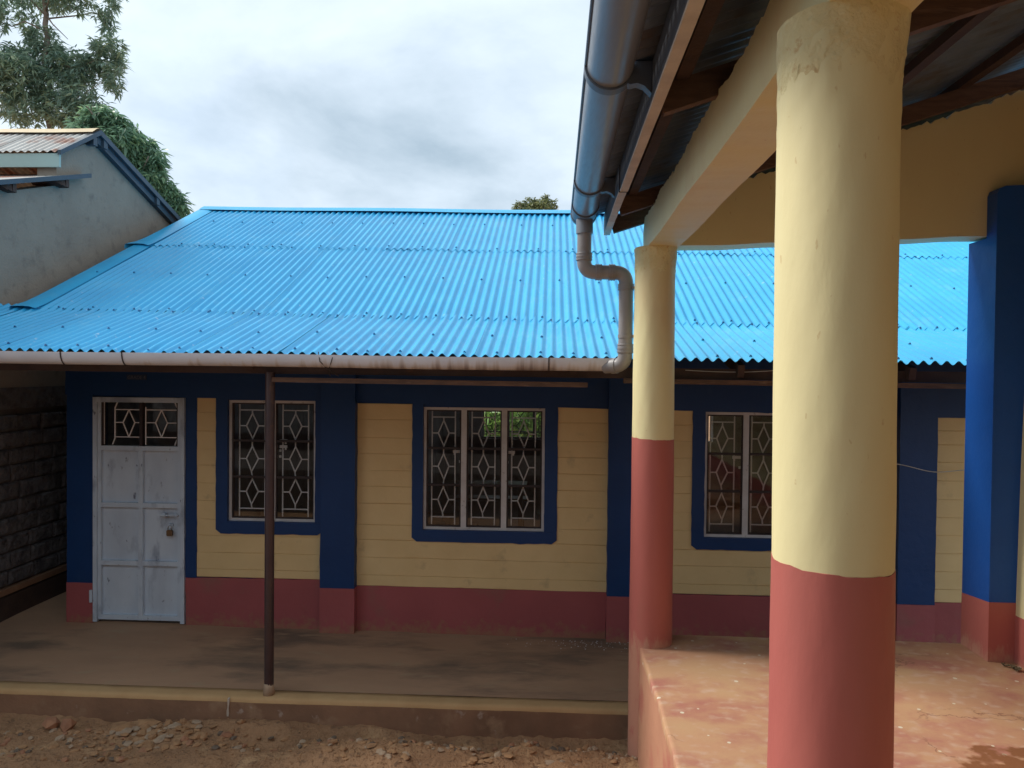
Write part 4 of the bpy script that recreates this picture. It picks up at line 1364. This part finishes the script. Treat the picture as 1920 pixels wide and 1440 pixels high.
build_added_wing()  # added out of view for its effect on the light

# dry leaves blown into the veranda corner
for k, (l, a, r, lab) in enumerate(((2.13, -0.30, 0.035, 'curled dark dry leaf in the veranda corner at the foot of the wall'), (2.08, -0.245, 0.022, 'small grey dry leaf beside the curled one at the blue pilaster'),
                                    (0.52, -1.05, 0.012, 'tiny black crumb alone on the veranda floor left of the near column'))):
    mb = MB()
    for q in range(4 if r > 0.02 else 2):
        an = rng.uniform(0, 6); c = nea(l + rng.uniform(-r, r) * 0.6, a + rng.uniform(-r, r), FLZ + 0.006)
        d = np.array([math.cos(an), math.sin(an), 0]); s = np.array([-d[1], d[0], 0])
        pts = [c - d * r, c + s * r * 0.45 + ZZ * r * 0.5, c + d * r + ZZ * r * 0.15, c - s * r * 0.45 + ZZ * r * 0.35]
        mb.prism(pts, [p + ZZ * 0.002 for p in pts])
    make('dry_leaf' if r > 0.02 else 'crumb', mb, MT['dryleaf'], label=lab, cat='leaf' if r > 0.02 else 'crumb')

# ------------------------------------------------------------------ grey neighbour on the left
house = thing('neighbour_house', 'grey rendered house with a rusty gable roof behind the blue roof on the left', 'house', fac(-8, 0, -2))
UW = -5.0


def build_neighbour():
    UE = -4.93
    apex, zap = -1.34, 5.05
    far_s, near_s = 0.335, 0.60
    near_w, far_w = -0.66, -5.2
    zr_ = lambda w: zap - (near_s * (w - apex) if w > apex else far_s * (apex - w))
    # gable wall, upper corner stops at the recess, lower wall runs on towards the yard
    mb = MB()
    pts = [(-5.0, 2.30), (2.6, 2.30), (2.6, 4.02 - 0.0), (-0.05, 4.10), (-0.74, 4.32), (-0.74, zr_(-0.74) - 0.07), (apex, zap - 0.10), (-5.0, zr_(-5.0) - 0.07)]
    P = lambda p, u: FO + FU * u + ZZ * p[1] + FN * p[0]
    mb.prism([P(p, UW - 0.2) for p in pts], [P(p, UW) for p in pts])
    make('wall', mb, MT['render'], house)
    mb = MB()
    mb.prism([P(p, UW - 1.0) for p in [(-0.80, 4.2), (-0.80, 4.9), (-0.95, 4.9), (-0.95, 4.2)]], [P(p, UW - 9) for p in [(-0.80, 4.2), (-0.80, 4.9), (-0.95, 4.9), (-0.95, 4.2)]])
    make('recess_wall', mb, MT['timber_dark'], house)
    mb = MB()
    for (wa, wb) in ((-4.9, -4.7),):
        mb.prism([P(p, UW - 0.2) for p in [(wa, 0), (wb, 0), (wb, 4.0), (wa, 4.0)]], [P(p, UW - 9) for p in [(wa, 0), (wb, 0), (wb, 4.0), (wa, 4.0)]])
    make('rear_wall', mb, MT['render'], house)
    # roof sheets, near slope
    w_len = 9 * PITCH
    u = UE
    k = 0
    while u > -14:
        rows = []
        for w in np.linspace(near_w, apex, 4):
            rows.append([P((w, zr_(w) + 0.010 * math.cos(2 * math.pi * j / 8) + 0.004 * (k % 2)), u - PITCH * j / 8) for j in range(81)])
        m_ = MB(); m_.grid(rows)
        make('roof_sheet', m_, MT['oldsheet'], house, smooth=True, recalc=False)
        rows = []
        for w in np.linspace(apex, far_w, 6):
            rows.append([P((w, zr_(w) + 0.010 * math.cos(2 * math.pi * j / 8) + 0.004 * (k % 2)), u - PITCH * j / 8) for j in range(81)])
        m_ = MB(); m_.grid(rows)
        make('roof_sheet', m_, MT['oldsheet'], house, smooth=True, recalc=False)
        u -= w_len; k += 1
    m_ = MB()
    uu = np.linspace(UE + 0.01, -14, 40)
    m_.grid([[P((apex + dw, zap + dz + 0.003 * math.sin(x * 5)), x) for x in uu] for dw, dz in ((0.13, -0.045), (0.05, 0.012), (0.0, 0.034), (-0.05, 0.022), (-0.13, -0.02))])
    make('ridge_cap', m_, MT['oldridge'], house, smooth=True)
    # barge boards / edge trim along the gable
    def strip(name, w0, z0, w1, z1, ua, ub, d, m_id, parent=house):
        m_ = MB()
        m_.prism([P((w0, z0), ua), P((w1, z1), ua), P((w1, z1 - d), ua), P((w0, z0 - d), ua)], [P((w0, z0), ub), P((w1, z1), ub), P((w1, z1 - d), ub), P((w0, z0 - d), ub)])
        return make(name, m_, MT[m_id], parent)
    strip('verge_trim', apex, zap + 0.012, far_w, zr_(far_w) + 0.012, UE - 0.005, UE + 0.03, 0.06, 'edge_blue')
    strip('verge_trim', near_w, zr_(near_w) + 0.014, apex, zap + 0.012, UE - 0.005, UE + 0.03, 0.05, 'edge_blue')
    strip('barge_board', apex, zap - 0.052, far_w, zr_(far_w) - 0.052, UW + 0.002, UE - 0.01, 0.075, 'edge_blue')
    for w in (-1.25, -1.44, -2.55, -3.8):
        z = zr_(w) - 0.035
        m_ = MB(); m_.prism([P((w - 0.035, z), UW - 0.1), P((w + 0.035, z), UW - 0.1), P((w + 0.035, z - 0.09), UW - 0.1), P((w - 0.035, z - 0.09), UW - 0.1)],
                            [P((w - 0.035, z), UE + 0.02), P((w + 0.035, z), UE + 0.02), P((w + 0.035, z - 0.09), UE + 0.02), P((w - 0.035, z - 0.09), UE + 0.02)])
        make('purlin_end', m_, MT['edge_blue'], house)
    # pale green fascia under the near eave
    m_ = MB(); z1 = zr_(near_w) - 0.015
    m_.prism([P(p, UE) for p in [(near_w - 0.02, z1), (near_w - 0.045, z1), (near_w - 0.045, z1 - 0.135), (near_w - 0.02, z1 - 0.135)]], [P(p, -14) for p in [(near_w - 0.02, z1), (near_w - 0.045, z1), (near_w - 0.045, z1 - 0.135), (near_w - 0.02, z1 - 0.135)]])
    make('fascia_board', m_, MT['palegreen'], house)
    # lean-to sheet below, edge on, with broken timber ends under it
    lean = lambda w: 4.52 - 0.30 * (w + 1.10)
    rows = []
    for w in np.linspace(-1.14, 1.5, 5):
        rows.append([P((w, lean(w) + 0.009 * math.cos(2 * math.pi * j / 8)), UE + 0.03 - PITCH * j / 8) for j in range(8 * 40)])
    m_ = MB(); m_.grid(rows)
    make('leanto_sheet', m_, MT['oldsheet'], house, smooth=True, recalc=False)
    strip('verge_trim', 1.5, lean(1.5) + 0.012, -1.14, lean(-1.14) + 0.012, UE + 0.02, UE + 0.045, 0.045, 'edge_blue')
    for w, ln_ in ((-0.72, 0.03), (0.02, 0.02), (0.9, 0.02)):
        z = lean(w) - 0.02
        m_ = MB()
        for s in range(3):
            ww = w - 0.07 + 0.055 * s
            m_.prism([P((ww, z), UW - 0.2), P((ww + 0.05, z), UW - 0.2), P((ww + 0.05, z - 0.075 + 0.012 * s), UW - 0.2), P((ww, z - 0.08), UW - 0.2)],
                     [P((ww, z), UE + ln_ - 0.01 * s), P((ww + 0.05, z), UE + ln_ - 0.01 * s), P((ww + 0.05, z - 0.075 + 0.012 * s), UE + ln_ - 0.015 * s), P((ww, z - 0.08), UE + ln_)])
        make('purlin_end', m_, MT['timber_dark'], house)
    # lower wall of bare stone blocks, plinth and ring beam
    m_ = MB(); m_.prism([P(p, UW - 0.2) for p in [(-3, 0), (2.6, 0), (2.6, 2.298), (-3, 2.298)]], [P(p, UW - 0.018) for p in [(-3, 0), (2.6, 0), (2.6, 2.298), (-3, 2.298)]])
    make('block_backing', m_, MT['mortar'], house)
    m_ = MB(); m_.prism([P(p, UW - 0.02) for p in [(-3, 2.10), (2.6, 2.10), (2.6, 2.297), (-3, 2.297)]], [P(p, UW + 0.012) for p in [(-3, 2.10), (2.6, 2.10), (2.6, 2.297), (-3, 2.297)]])
    make('ring_beam', m_, MT['block'], house)
    m_ = MB(); m_.prism([P(p, UW - 0.02) for p in [(-3, 0.0), (2.6, 0.0), (2.6, 0.40), (-3, 0.40)]], [P(p, UW + 0.03) for p in [(-3, 0.0), (2.6, 0.0), (2.6, 0.38), (-3, 0.38)]])
    make('plinth', m_, MT['timber_dark'], house)
    m_ = MB(); m_.prism([P(p, UW - 0.02) for p in [(-3, 0.402), (2.6, 0.402), (2.6, 0.46), (-3, 0.46)]], [P(p, UW + 0.035) for p in [(-3, 0.402), (2.6, 0.402), (2.6, 0.455), (-3, 0.455)]])
    make('ledge', m_, MT['kerb_face'], house)
    z = 0.465
    row = 0
    while z < 2.04:
        h = rng.uniform(0.145, 0.175)
        if z + h > 2.09: h = 2.09 - z
        w = -1.9 + (0.16 if row % 2 else 0)
        while w < 2.4:
            ln_ = rng.uniform(0.24, 0.36)
            a0, a1, b0, b1 = w + 0.007, w + ln_ - 0.007, z + 0.006, z + h - 0.006
            jr = lambda s=0.006: rng.uniform(-s, s)
            d = rng.uniform(0.0, 0.012)
            m_ = MB()
            back = [P((a0, b0), UW - 0.04), P((a1, b0), UW - 0.04), P((a1, b1), UW - 0.04), P((a0, b1), UW - 0.04)]
            mid = [P((a0 + jr(), b0 + jr(.004)), UW - 0.008 + d), P((a1 + jr(), b0 + jr(.004)), UW - 0.008 + d), P((a1 + jr(), b1 + jr(.004)), UW - 0.008 + d), P((a0 + jr(), b1 + jr(.004)), UW - 0.008 + d)]
            fr_ = [P((a0 + 0.02 + jr(), b0 + 0.018 + jr()), UW + 0.006 + d), P((a1 - 0.02 + jr(), b0 + 0.018 + jr()), UW + 0.006 + d), P((a1 - 0.02 + jr(), b1 - 0.018 + jr()), UW + 0.006 + d), P((a0 + 0.02 + jr(), b1 - 0.018 + jr()), UW + 0.006 + d)]
            m_.grid([back, mid, fr_], close_u=True)
            o = len(m_.v) - 4
            m_.f.append((o, o + 1, o + 2, o + 3))
            make('stone_block', m_, MT['block'], house)
            w += ln_
        z += h
        row += 1


build_neighbour()


# ------------------------------------------------------------------ trees
def pix(px, py, D):
    """a direction expressed as image-plane tangents, carried out to distance D ahead"""
    v = _f + _r * ((px - 960) / F_PX) + _u * ((720 - py) / F_PX)
    v = v * (D / v.y)
    return np.array([v.x, v.y, v.z + EYE])


def leaf_mesh(name, centres, m, parent, length, width, per=9, droop=0.45, seed=1, spread=1.0):
    r_ = np.random.default_rng(seed)
    C = np.repeat(np.array(centres), per, axis=0)
    n = len(C)
    az = r_.uniform(0, 2 * np.pi, n); el = r_.normal(0.05, 0.5, n) * spread - droop * 0.5
    d = np.stack([np.cos(az) * np.cos(el), np.sin(az) * np.cos(el), np.sin(el)], 1)
    L_ = length * r_.uniform(0.65, 1.2, n)[:, None]
    s = np.cross(d, np.array([0, 0, 1.0])); s /= np.linalg.norm(s, axis=1)[:, None] + 1e-6
    s = s + r_.normal(0, 0.35, s.shape); s /= np.linalg.norm(s, axis=1)[:, None]
    W_ = width * r_.uniform(0.7, 1.2, n)[:, None]
    base = C + d * L_ * 0.08 + r_.normal(0, length * 0.12, C.shape)
    dn = np.array([0, 0, -1.0])
    v0 = base
    v1 = base + d * L_ * 0.45 + s * W_ * 0.5 + dn * L_ * droop * 0.10
    v3 = base + d * L_ * 0.45 - s * W_ * 0.5 + dn * L_ * droop * 0.10
    v2 = base + d * L_ + dn * L_ * droop * 0.5
    V = np.stack([v0, v1, v2, v3], 1).reshape(-1, 3)
    piv = V.mean(0)
    me = bpy.data.meshes.new(name)
    me.from_pydata((V - piv).tolist(), [], [(4 * i, 4 * i + 1, 4 * i + 2, 4 * i + 3) for i in range(n)])
    at = me.attributes.new('tint', 'FLOAT', 'FACE')
    tint = np.clip(np.repeat(r_.beta(2.2, 2.2, len(centres)), per) * 0.65 + r_.uniform(0, 0.35, n), 0, 1)
    at.data.foreach_set('value', tint.astype(np.float32))
    me.materials.append(m)
    o = bpy.data.objects.new(name, me)
    COL.objects.link(o)
    o.parent = parent
    o.location = piv - np.array(parent['_w'])
    o['_w'] = [float(x) for x in piv]
    return o


def blob_points(blobs, D, dens, seed, shell=0.55, zsq=0.85):
    r_ = np.random.default_rng(seed)
    out = []
    for (px, py, rp, k) in blobs:
        R = rp * D / F_PX
        c = pix(px, py, D) + np.array([0, r_.uniform(-1, 1) * R * 0.6, 0])
        n = int(dens * k * (rp / 30.0) ** 2)
        v = r_.normal(0, 1, (n, 3)); v /= np.linalg.norm(v, axis=1)[:, None]
        rad = R * (shell + (1 - shell) * r_.uniform(0, 1, n)) ** 1.0
        p = c + v * rad[:, None] * np.array([1, 1, zsq])
        out.append(p)
    return np.concatenate(out)


def limb_mesh(mb, path, r0, r1):
    n = len(path)
    mb.tube(path, [r0 + (r1 - r0) * i / (n - 1) for i in range(n)], 8)


def make_tree(name, label, blobs, D, trunk, branches, dens, m, leaf, seed, cat='tree', r0=0.14, per=9, droop=0.45, group=None):
    base = pix(trunk[0][0], trunk[0][1], D).copy()
    base[2] = 0.0
    t = thing(name, label, cat, base, group)
    mb = MB()
    path = [base] + [pix(x, y, D) for x, y in trunk[1:]]
    full = []
    for a, b in zip(path, path[1:]):
        for k in range(4):
            full.append(a + (b - a) * k / 4 + (np.random.default_rng(seed + len(full)).normal(0, 0.03, 3) if k else 0))
    full.append(path[-1])
    limb_mesh(mb, full, r0, r0 * 0.45)
    rr = np.random.default_rng(seed + 5)
    for br in branches:
        p = [pix(x, y, D) + (np.array([0, rr.uniform(-0.5, 0.5), 0]) if i else 0) for i, (x, y) in enumerate(br)]
        limb_mesh(mb, p, r0 * 0.24, r0 * 0.07)
    make('trunk', mb, MT['bark'], t, smooth=True)
    pts = blob_points(blobs, D, dens, seed)
    leaf_mesh('crown', pts, m, t, leaf[0], leaf[1], per, droop, seed)
    return t


make_tree('tall_tree', 'tall open grey green tree with a straight trunk behind the grey house',
          [(72, 72, 34, 1), (95, 108, 36, 1), (28, 118, 40, 1), (52, 150, 50, 1.1), (100, 152, 42, 1.1), (146, 116, 32, 1), (188, 108, 36, 1.0), (205, 88, 26, 0.9), (214, 140, 20, 0.8),
           (60, 200, 48, .9), (186, 204, 22, .9), (150, 226, 28, .9), (8, 205, 22, 0.5), (120, 205, 42, 1), (162, 190, 32, 0.9), (214, 166, 14, 0.8), (8, 120, 30, .9), (-20, 160, 50, 1), (-30, 60, 30, .7), (150, 150, 24, .9),
           (22, 12, 30, 0.65), (46, 36, 22, 0.5), (112, 2, 24, 0.6), (150, 8, 24, 0.6), (196, 24, 22, 0.6), (204, 48, 16, 0.8), (4, 46, 16, 0.7), (-40, 10, 40, .7), (60, -30, 50, .8), (140, -40, 50, .8), (200, -20, 30, .6), (218, 10, 10, .5)],
          22.0, [(96, 690), (95, 240), (86, 90), (84, 5), (82, -60)],
          [[(86, 30), (60, 2), (40, -30)], [(85, 22), (110, 8), (150, -10)], [(88, 35), (130, 20), (175, 22), (200, 30)], [(90, 60), (60, 50), (20, 48), (0, 45)], [(92, 110), (140, 130), (190, 115)],
           [(93, 140), (60, 140), (25, 125)], [(94, 180), (140, 200), (200, 160)], [(94, 200), (50, 215), (10, 210)], [(88, 30), (105, 50), (112, 62)]],
          58, MT['leaf_dark'], (0.25, 0.066), 21, r0=0.11)
make_tree('mango_tree', 'dense dark green tree with drooping leaves between the grey gable and the blue roof',
          [(188, 222, 28, 1), (214, 246, 36, 1), (232, 270, 34, 1), (262, 282, 32, 1), (240, 310, 36, 1), (276, 316, 26, 1), (292, 336, 18, 1), (290, 300, 14, 1), (312, 362, 20, 1), (330, 372, 12, 1), (338, 384, 8, 1.3), (308, 344, 9, 1.3), (288, 306, 9, 1.3), (254, 262, 10, 1.3), (226, 224, 12, 1.2), (322, 350, 8, 1.2), (328, 396, 16, 1), (300, 390, 24, 1), (160, 240, 28, 1),
           (180, 280, 40, 1), (250, 350, 40, 1), (210, 330, 40, .8)],
          15.0, [(225, 690), (225, 500), (222, 380), (220, 290)], [[(222, 400), (260, 340), (290, 300)], [(222, 420), (280, 390), (325, 385)], [(220, 330), (195, 260), (188, 215)]],
          88, MT['leaf_mango'], (0.20, 0.055), 33, r0=0.16, per=10, droop=0.7)
make_tree('ridge_tree', 'small rounded olive green tree top showing above the blue ridge',
          [(974, 386, 13, 1.2), (992, 382, 13, 1.2), (1006, 388, 16, 1.2), (1022, 378, 12, 1.2), (1034, 384, 12, 1.2), (1016, 400, 26, 1), (985, 404, 22, 1), (960, 408, 14, 1), (1000, 372, 6, 1), (1024, 370, 6, 1)],
          34.0, [(1002, 690), (1002, 560), (1003, 400)], [[(1002, 440), (980, 400), (974, 384)], [(1002, 430), (1025, 395), (1030, 380)]],
          150, MT['leaf_olive'], (0.20, 0.075), 41, r0=0.2, per=8)


def garden_shrub(c, h, label, seed):
    t = thing('shrub', label, 'shrub', c, 'shrubs behind the classroom')
    r_ = np.random.default_rng(seed)
    mb = MB()
    for k in range(6):
        e = np.array(c) + np.array([r_.uniform(-.4, .4), r_.uniform(-.3, .3), h * r_.uniform(.6, .95)])
        limb_mesh(mb, [np.array(c), (np.array(c) + e) / 2 + r_.normal(0, .06, 3), e], 0.02, 0.006)
    make('stem', mb, MT['bark'], t)
    v = r_.normal(0, 1, (240, 3)); v /= np.linalg.norm(v, axis=1)[:, None]
    pts = np.array(c) + np.array([0, 0, h * 0.55]) + v * np.array([0.6, 0.5, h * 0.5]) * r_.uniform(.3, 1, (240, 1))
    leaf_mesh('foliage', pts, MT['leaf_bright'], t, 0.26, 0.07, 6, 0.5, seed)


for k, (u, w, h, lab) in enumerate(((-1.15, -9.0, 2.3, 'bright green shrub seen through the rear window, behind the centre light of the middle window'), (-0.25, -9.2, 2.5, 'bright green shrub seen through the rear window, behind the right light of the middle window'),
                                    (-0.7, -10.6, 3.2, 'taller yellow green shrub standing farther back behind the rear window'))):
    p = fac(u, 0, w)
    garden_shrub((p[0], p[1], -0.02), h, lab, 70 + k)


# ------------------------------------------------------------------ stones
def stone_mesh(mb, c, r, seed, flat=0.6, el=1.3):
    r_ = np.random.default_rng(seed)
    a = r_.uniform(0, math.pi)
    R = np.array([[math.cos(a), -math.sin(a), 0], [math.sin(a), math.cos(a), 0], [0, 0, 1]])
    t = (1 + 5 ** .5) / 2
    V = np.array([(-1, t, 0), (1, t, 0), (-1, -t, 0), (1, -t, 0), (0, -1, t), (0, 1, t), (0, -1, -t), (0, 1, -t), (t, 0, -1), (t, 0, 1), (-t, 0, -1), (-t, 0, 1)], float) / 1.9
    F = [(0, 11, 5), (0, 5, 1), (0, 1, 7), (0, 7, 10), (0, 10, 11), (1, 5, 9), (5, 11, 4), (11, 10, 2), (10, 7, 6), (7, 1, 8), (3, 9, 4), (3, 4, 2), (3, 2, 6), (3, 6, 8), (3, 8, 9), (4, 9, 5), (2, 4, 11), (6, 2, 10), (8, 6, 7), (9, 8, 1)]
    V = V * r_.uniform(0.68, 1.2, (12, 1)) * np.array([el, 1.0, flat]) * r
    mb.add((V @ R.T) + np.array(c), F)


def gpos(px, py):
    v = _f + _r * ((px - 960) / F_PX) + _u * ((720 - py) / F_PX)
    t = -EYE / v.z
    return v.x * t, v.y * t


def stone(px, py, rpx, m, label, seed, flat=0.65, el=1.3, group='stones along the kerb'):
    x, y = gpos(px, py)
    r = rpx * y / F_PX
    mb = MB(); stone_mesh(mb, (x, y, ground_z(x, y) + r * flat * 0.35), r, seed, flat, el)
    make('stone', mb, MT[m], label=label, cat='stone', group=group)


stone(97, 1362, 17, 'stone_red', 'larger tilted red brown stone at the far left against the kerb', 5, 0.8, 1.35)
stone(126, 1364, 14, 'stone_red', 'upright red brown stone just right of the larger tilted one', 6, 1.0, 1.0)
stone(114, 1386, 10, 'stone_grey', 'round pale grey stone in front of the two red brown stones', 7)
stone(232, 1362, 20, 'stone_tan', 'flat broad tan slab of stone lying between red stones and rubble heap', 9, 0.35, 1.6)
stone(282, 1354, 17, 'stone_tan', 'long tan stone lying on top of the rubble against the kerb', 10, 0.5, 1.6)
stone(348, 1374, 10, 'stone_tan', 'squarish tan stone at the right end of the rubble heap', 11, 0.8, 1.0)
stone(374, 1381, 9, 'stone_dark', 'dark grey stone right of the squarish tan stone', 12)
stone(434, 1373, 8, 'stone_tan', 'lone tan pebble nearest the white drip on the kerb', 13)
stone(211, 1421, 6, 'stone_dark', 'dark flat chip alone in the bare earth', 14, 0.3, 1.8)
names = ['stone_tan', 'stone_grey', 'stone_tan', 'stone_red', 'stone_dark']
CN = dict(stone_tan='tan', stone_grey='pale grey', stone_red='red brown', stone_dark='dark')
RS = random.Random(4)
MARKS = [(20, 'below the bare block wall'), (128, 'below the left edge of the blue front'), (200, 'below the left half of the white door'), (300, 'below the right half of the white door'), (390, 'below the narrow cream strip'),
         (455, 'just left of the steel post'), (545, 'just right of the steel post'), (635, 'below the first blue pilaster'), (720, 'below the boards left of the middle window'),
         (835, 'below the left light of the middle window'), (910, 'below the centre light of the middle window'), (985, 'below the right light of the middle window'), (1090, 'below the boards right of the middle window'), (1160, 'at the foot of the far column')]
used_labels = set()
rubble = {k: MB() for k in CN}


def scatter(px, py, rpx, m, seed, flat, el):
    """a stone that can be told from the rest becomes a thing; the others stay in the rubble"""
    x, y = gpos(px, py)
    r = rpx * y / F_PX
    size = 'tiny' if rpx < 4.6 else 'small' if rpx < 6.6 else 'larger'
    shape = 'flat' if flat < 0.5 else 'long' if el > 1.38 else 'lumpy' if flat > 0.7 else 'squat'
    mark = min(MARKS, key=lambda q: abs(q[0] - px))[1]
    d = (np.array([x, y, 0]) - FO) @ FN
    where = 'against the kerb' if d < 1.52 else 'a step off the kerb' if d < 1.68 else 'far off the kerb'
    lab = '%s %s %s stone %s, %s' % (size, shape, CN[m], where, mark)
    z = ground_z(x, y) + r * flat * 0.3
    if rpx >= 4.6 and lab not in used_labels and len(lab.split()) <= 16:
        used_labels.add(lab)
        mb_ = MB(); stone_mesh(mb_, (x, y, z), r, seed, flat, el)
        make('stone', mb_, MT[m], label=lab, cat='stone', group='stones along the kerb')
    else:
        stone_mesh(rubble[m], (x, y, z), r, seed, flat, el)


for k in range(95):                                          # rubble heap
    scatter(RS.gauss(305, 55), 1360 + RS.random() ** 1.3 * 42, RS.uniform(4.0, 10.5), names[k % 3 if k % 4 else RS.randint(0, 4)], 100 + k, RS.uniform(.35, .8), RS.uniform(1, 1.7))
for k in range(90):
    scatter(RS.uniform(5, 240), 1366 + RS.random() * 62, RS.uniform(3.0, 8.0), names[RS.randint(0, 4)], 200 + k, RS.uniform(.4, .8), RS.uniform(1, 1.5))
for k in range(110):
    px = RS.uniform(400, 960)
    scatter(px, 1372 + 0.02 * (px - 500) + RS.random() * 40, RS.uniform(3.0, 7.5), names[RS.randint(0, 4)], 300 + k, RS.uniform(.4, .8), RS.uniform(1, 1.6))
for k in range(50):
    scatter(RS.uniform(960, 1155), 1388 + RS.random() * 26, RS.uniform(3.2, 9), names[RS.choice((0, 0, 1, 3, 4))], 400 + k, RS.uniform(.5, .9), RS.uniform(1, 1.4))
for k in range(70):                                         # crusted lip towards the yard
    px = RS.uniform(610, 1185)
    scatter(px, 1409 + RS.random() * 34, RS.uniform(3, 10), names[RS.choice((0, 1, 1, 2, 0))], 700 + k, RS.uniform(.3, .6), RS.uniform(1, 1.6))
for k in range(26):
    scatter(RS.uniform(1120, 1205), 1412 + RS.random() * 26, RS.uniform(3, 6.5), names[RS.choice((0, 1, 1))], 500 + k, RS.uniform(.5, .9), 1.2)
for m_, q in rubble.items():
    if q.v:
        make('rubble', q, MT[m_], kind='stuff', label='crumbs of %s rubble strewn in the dirt along the kerb' % CN[m_], cat='rubble')
mb = MB()
for k in range(3600):                                        # gravel nobody could count
    px = RS.uniform(-40, 1210); py = 1345 + RS.random() ** 0.8 * 110
    x, y = gpos(px, py)
    if ((np.array([x, y, 0]) - FO) @ FN) < 1.45 or (x > 0.80 and True):
        continue
    r = RS.uniform(0.003, 0.0085) * (1.3 if RS.random() < 0.12 else 1)
    c = np.array([x, y, ground_z(x, y) + r * 0.3])
    an = RS.uniform(0, 6); d = np.array([math.cos(an), math.sin(an), 0]) * r; s = np.array([-math.sin(an), math.cos(an), 0]) * r * RS.uniform(.5, 1); h = np.array([0, 0, r * RS.uniform(.5, .9)])
    mb.add([c + d, c + s, c - d, c - s, c + h + d * RS.uniform(-.4, .4), c - h], [(0, 1, 4), (1, 2, 4), (2, 3, 4), (3, 0, 4)])
make('gravel', mb, MT['stone_tan'], kind='stuff', label='fine tan gravel scattered over the red earth along the kerb', cat='gravel')
mb = MB()
for k in range(120):                                         # paint flakes swept against the wall
    u = RS.gauss(0.30, 0.28); w = 0.10 + abs(RS.gauss(0, 0.10))
    if u > 0.9: continue
    c = fac(u, 0.158, w); r = RS.uniform(0.003, 0.010)
    an = RS.uniform(0, 6); d = np.array([math.cos(an), math.sin(an), 0.1]) * r; s = np.array([-math.sin(an), math.cos(an), 0.1]) * r * 0.6
    mb.add([c + d, c + s, c - d, c - s], [(0, 1, 2, 3)])
make('paint_flakes', mb, MT['paper'], kind='stuff', label='pale flakes swept against the red dado at the right of the porch', cat='debris')

for o in bpy.data.objects:
    if '_w' in o:
        del o['_w']
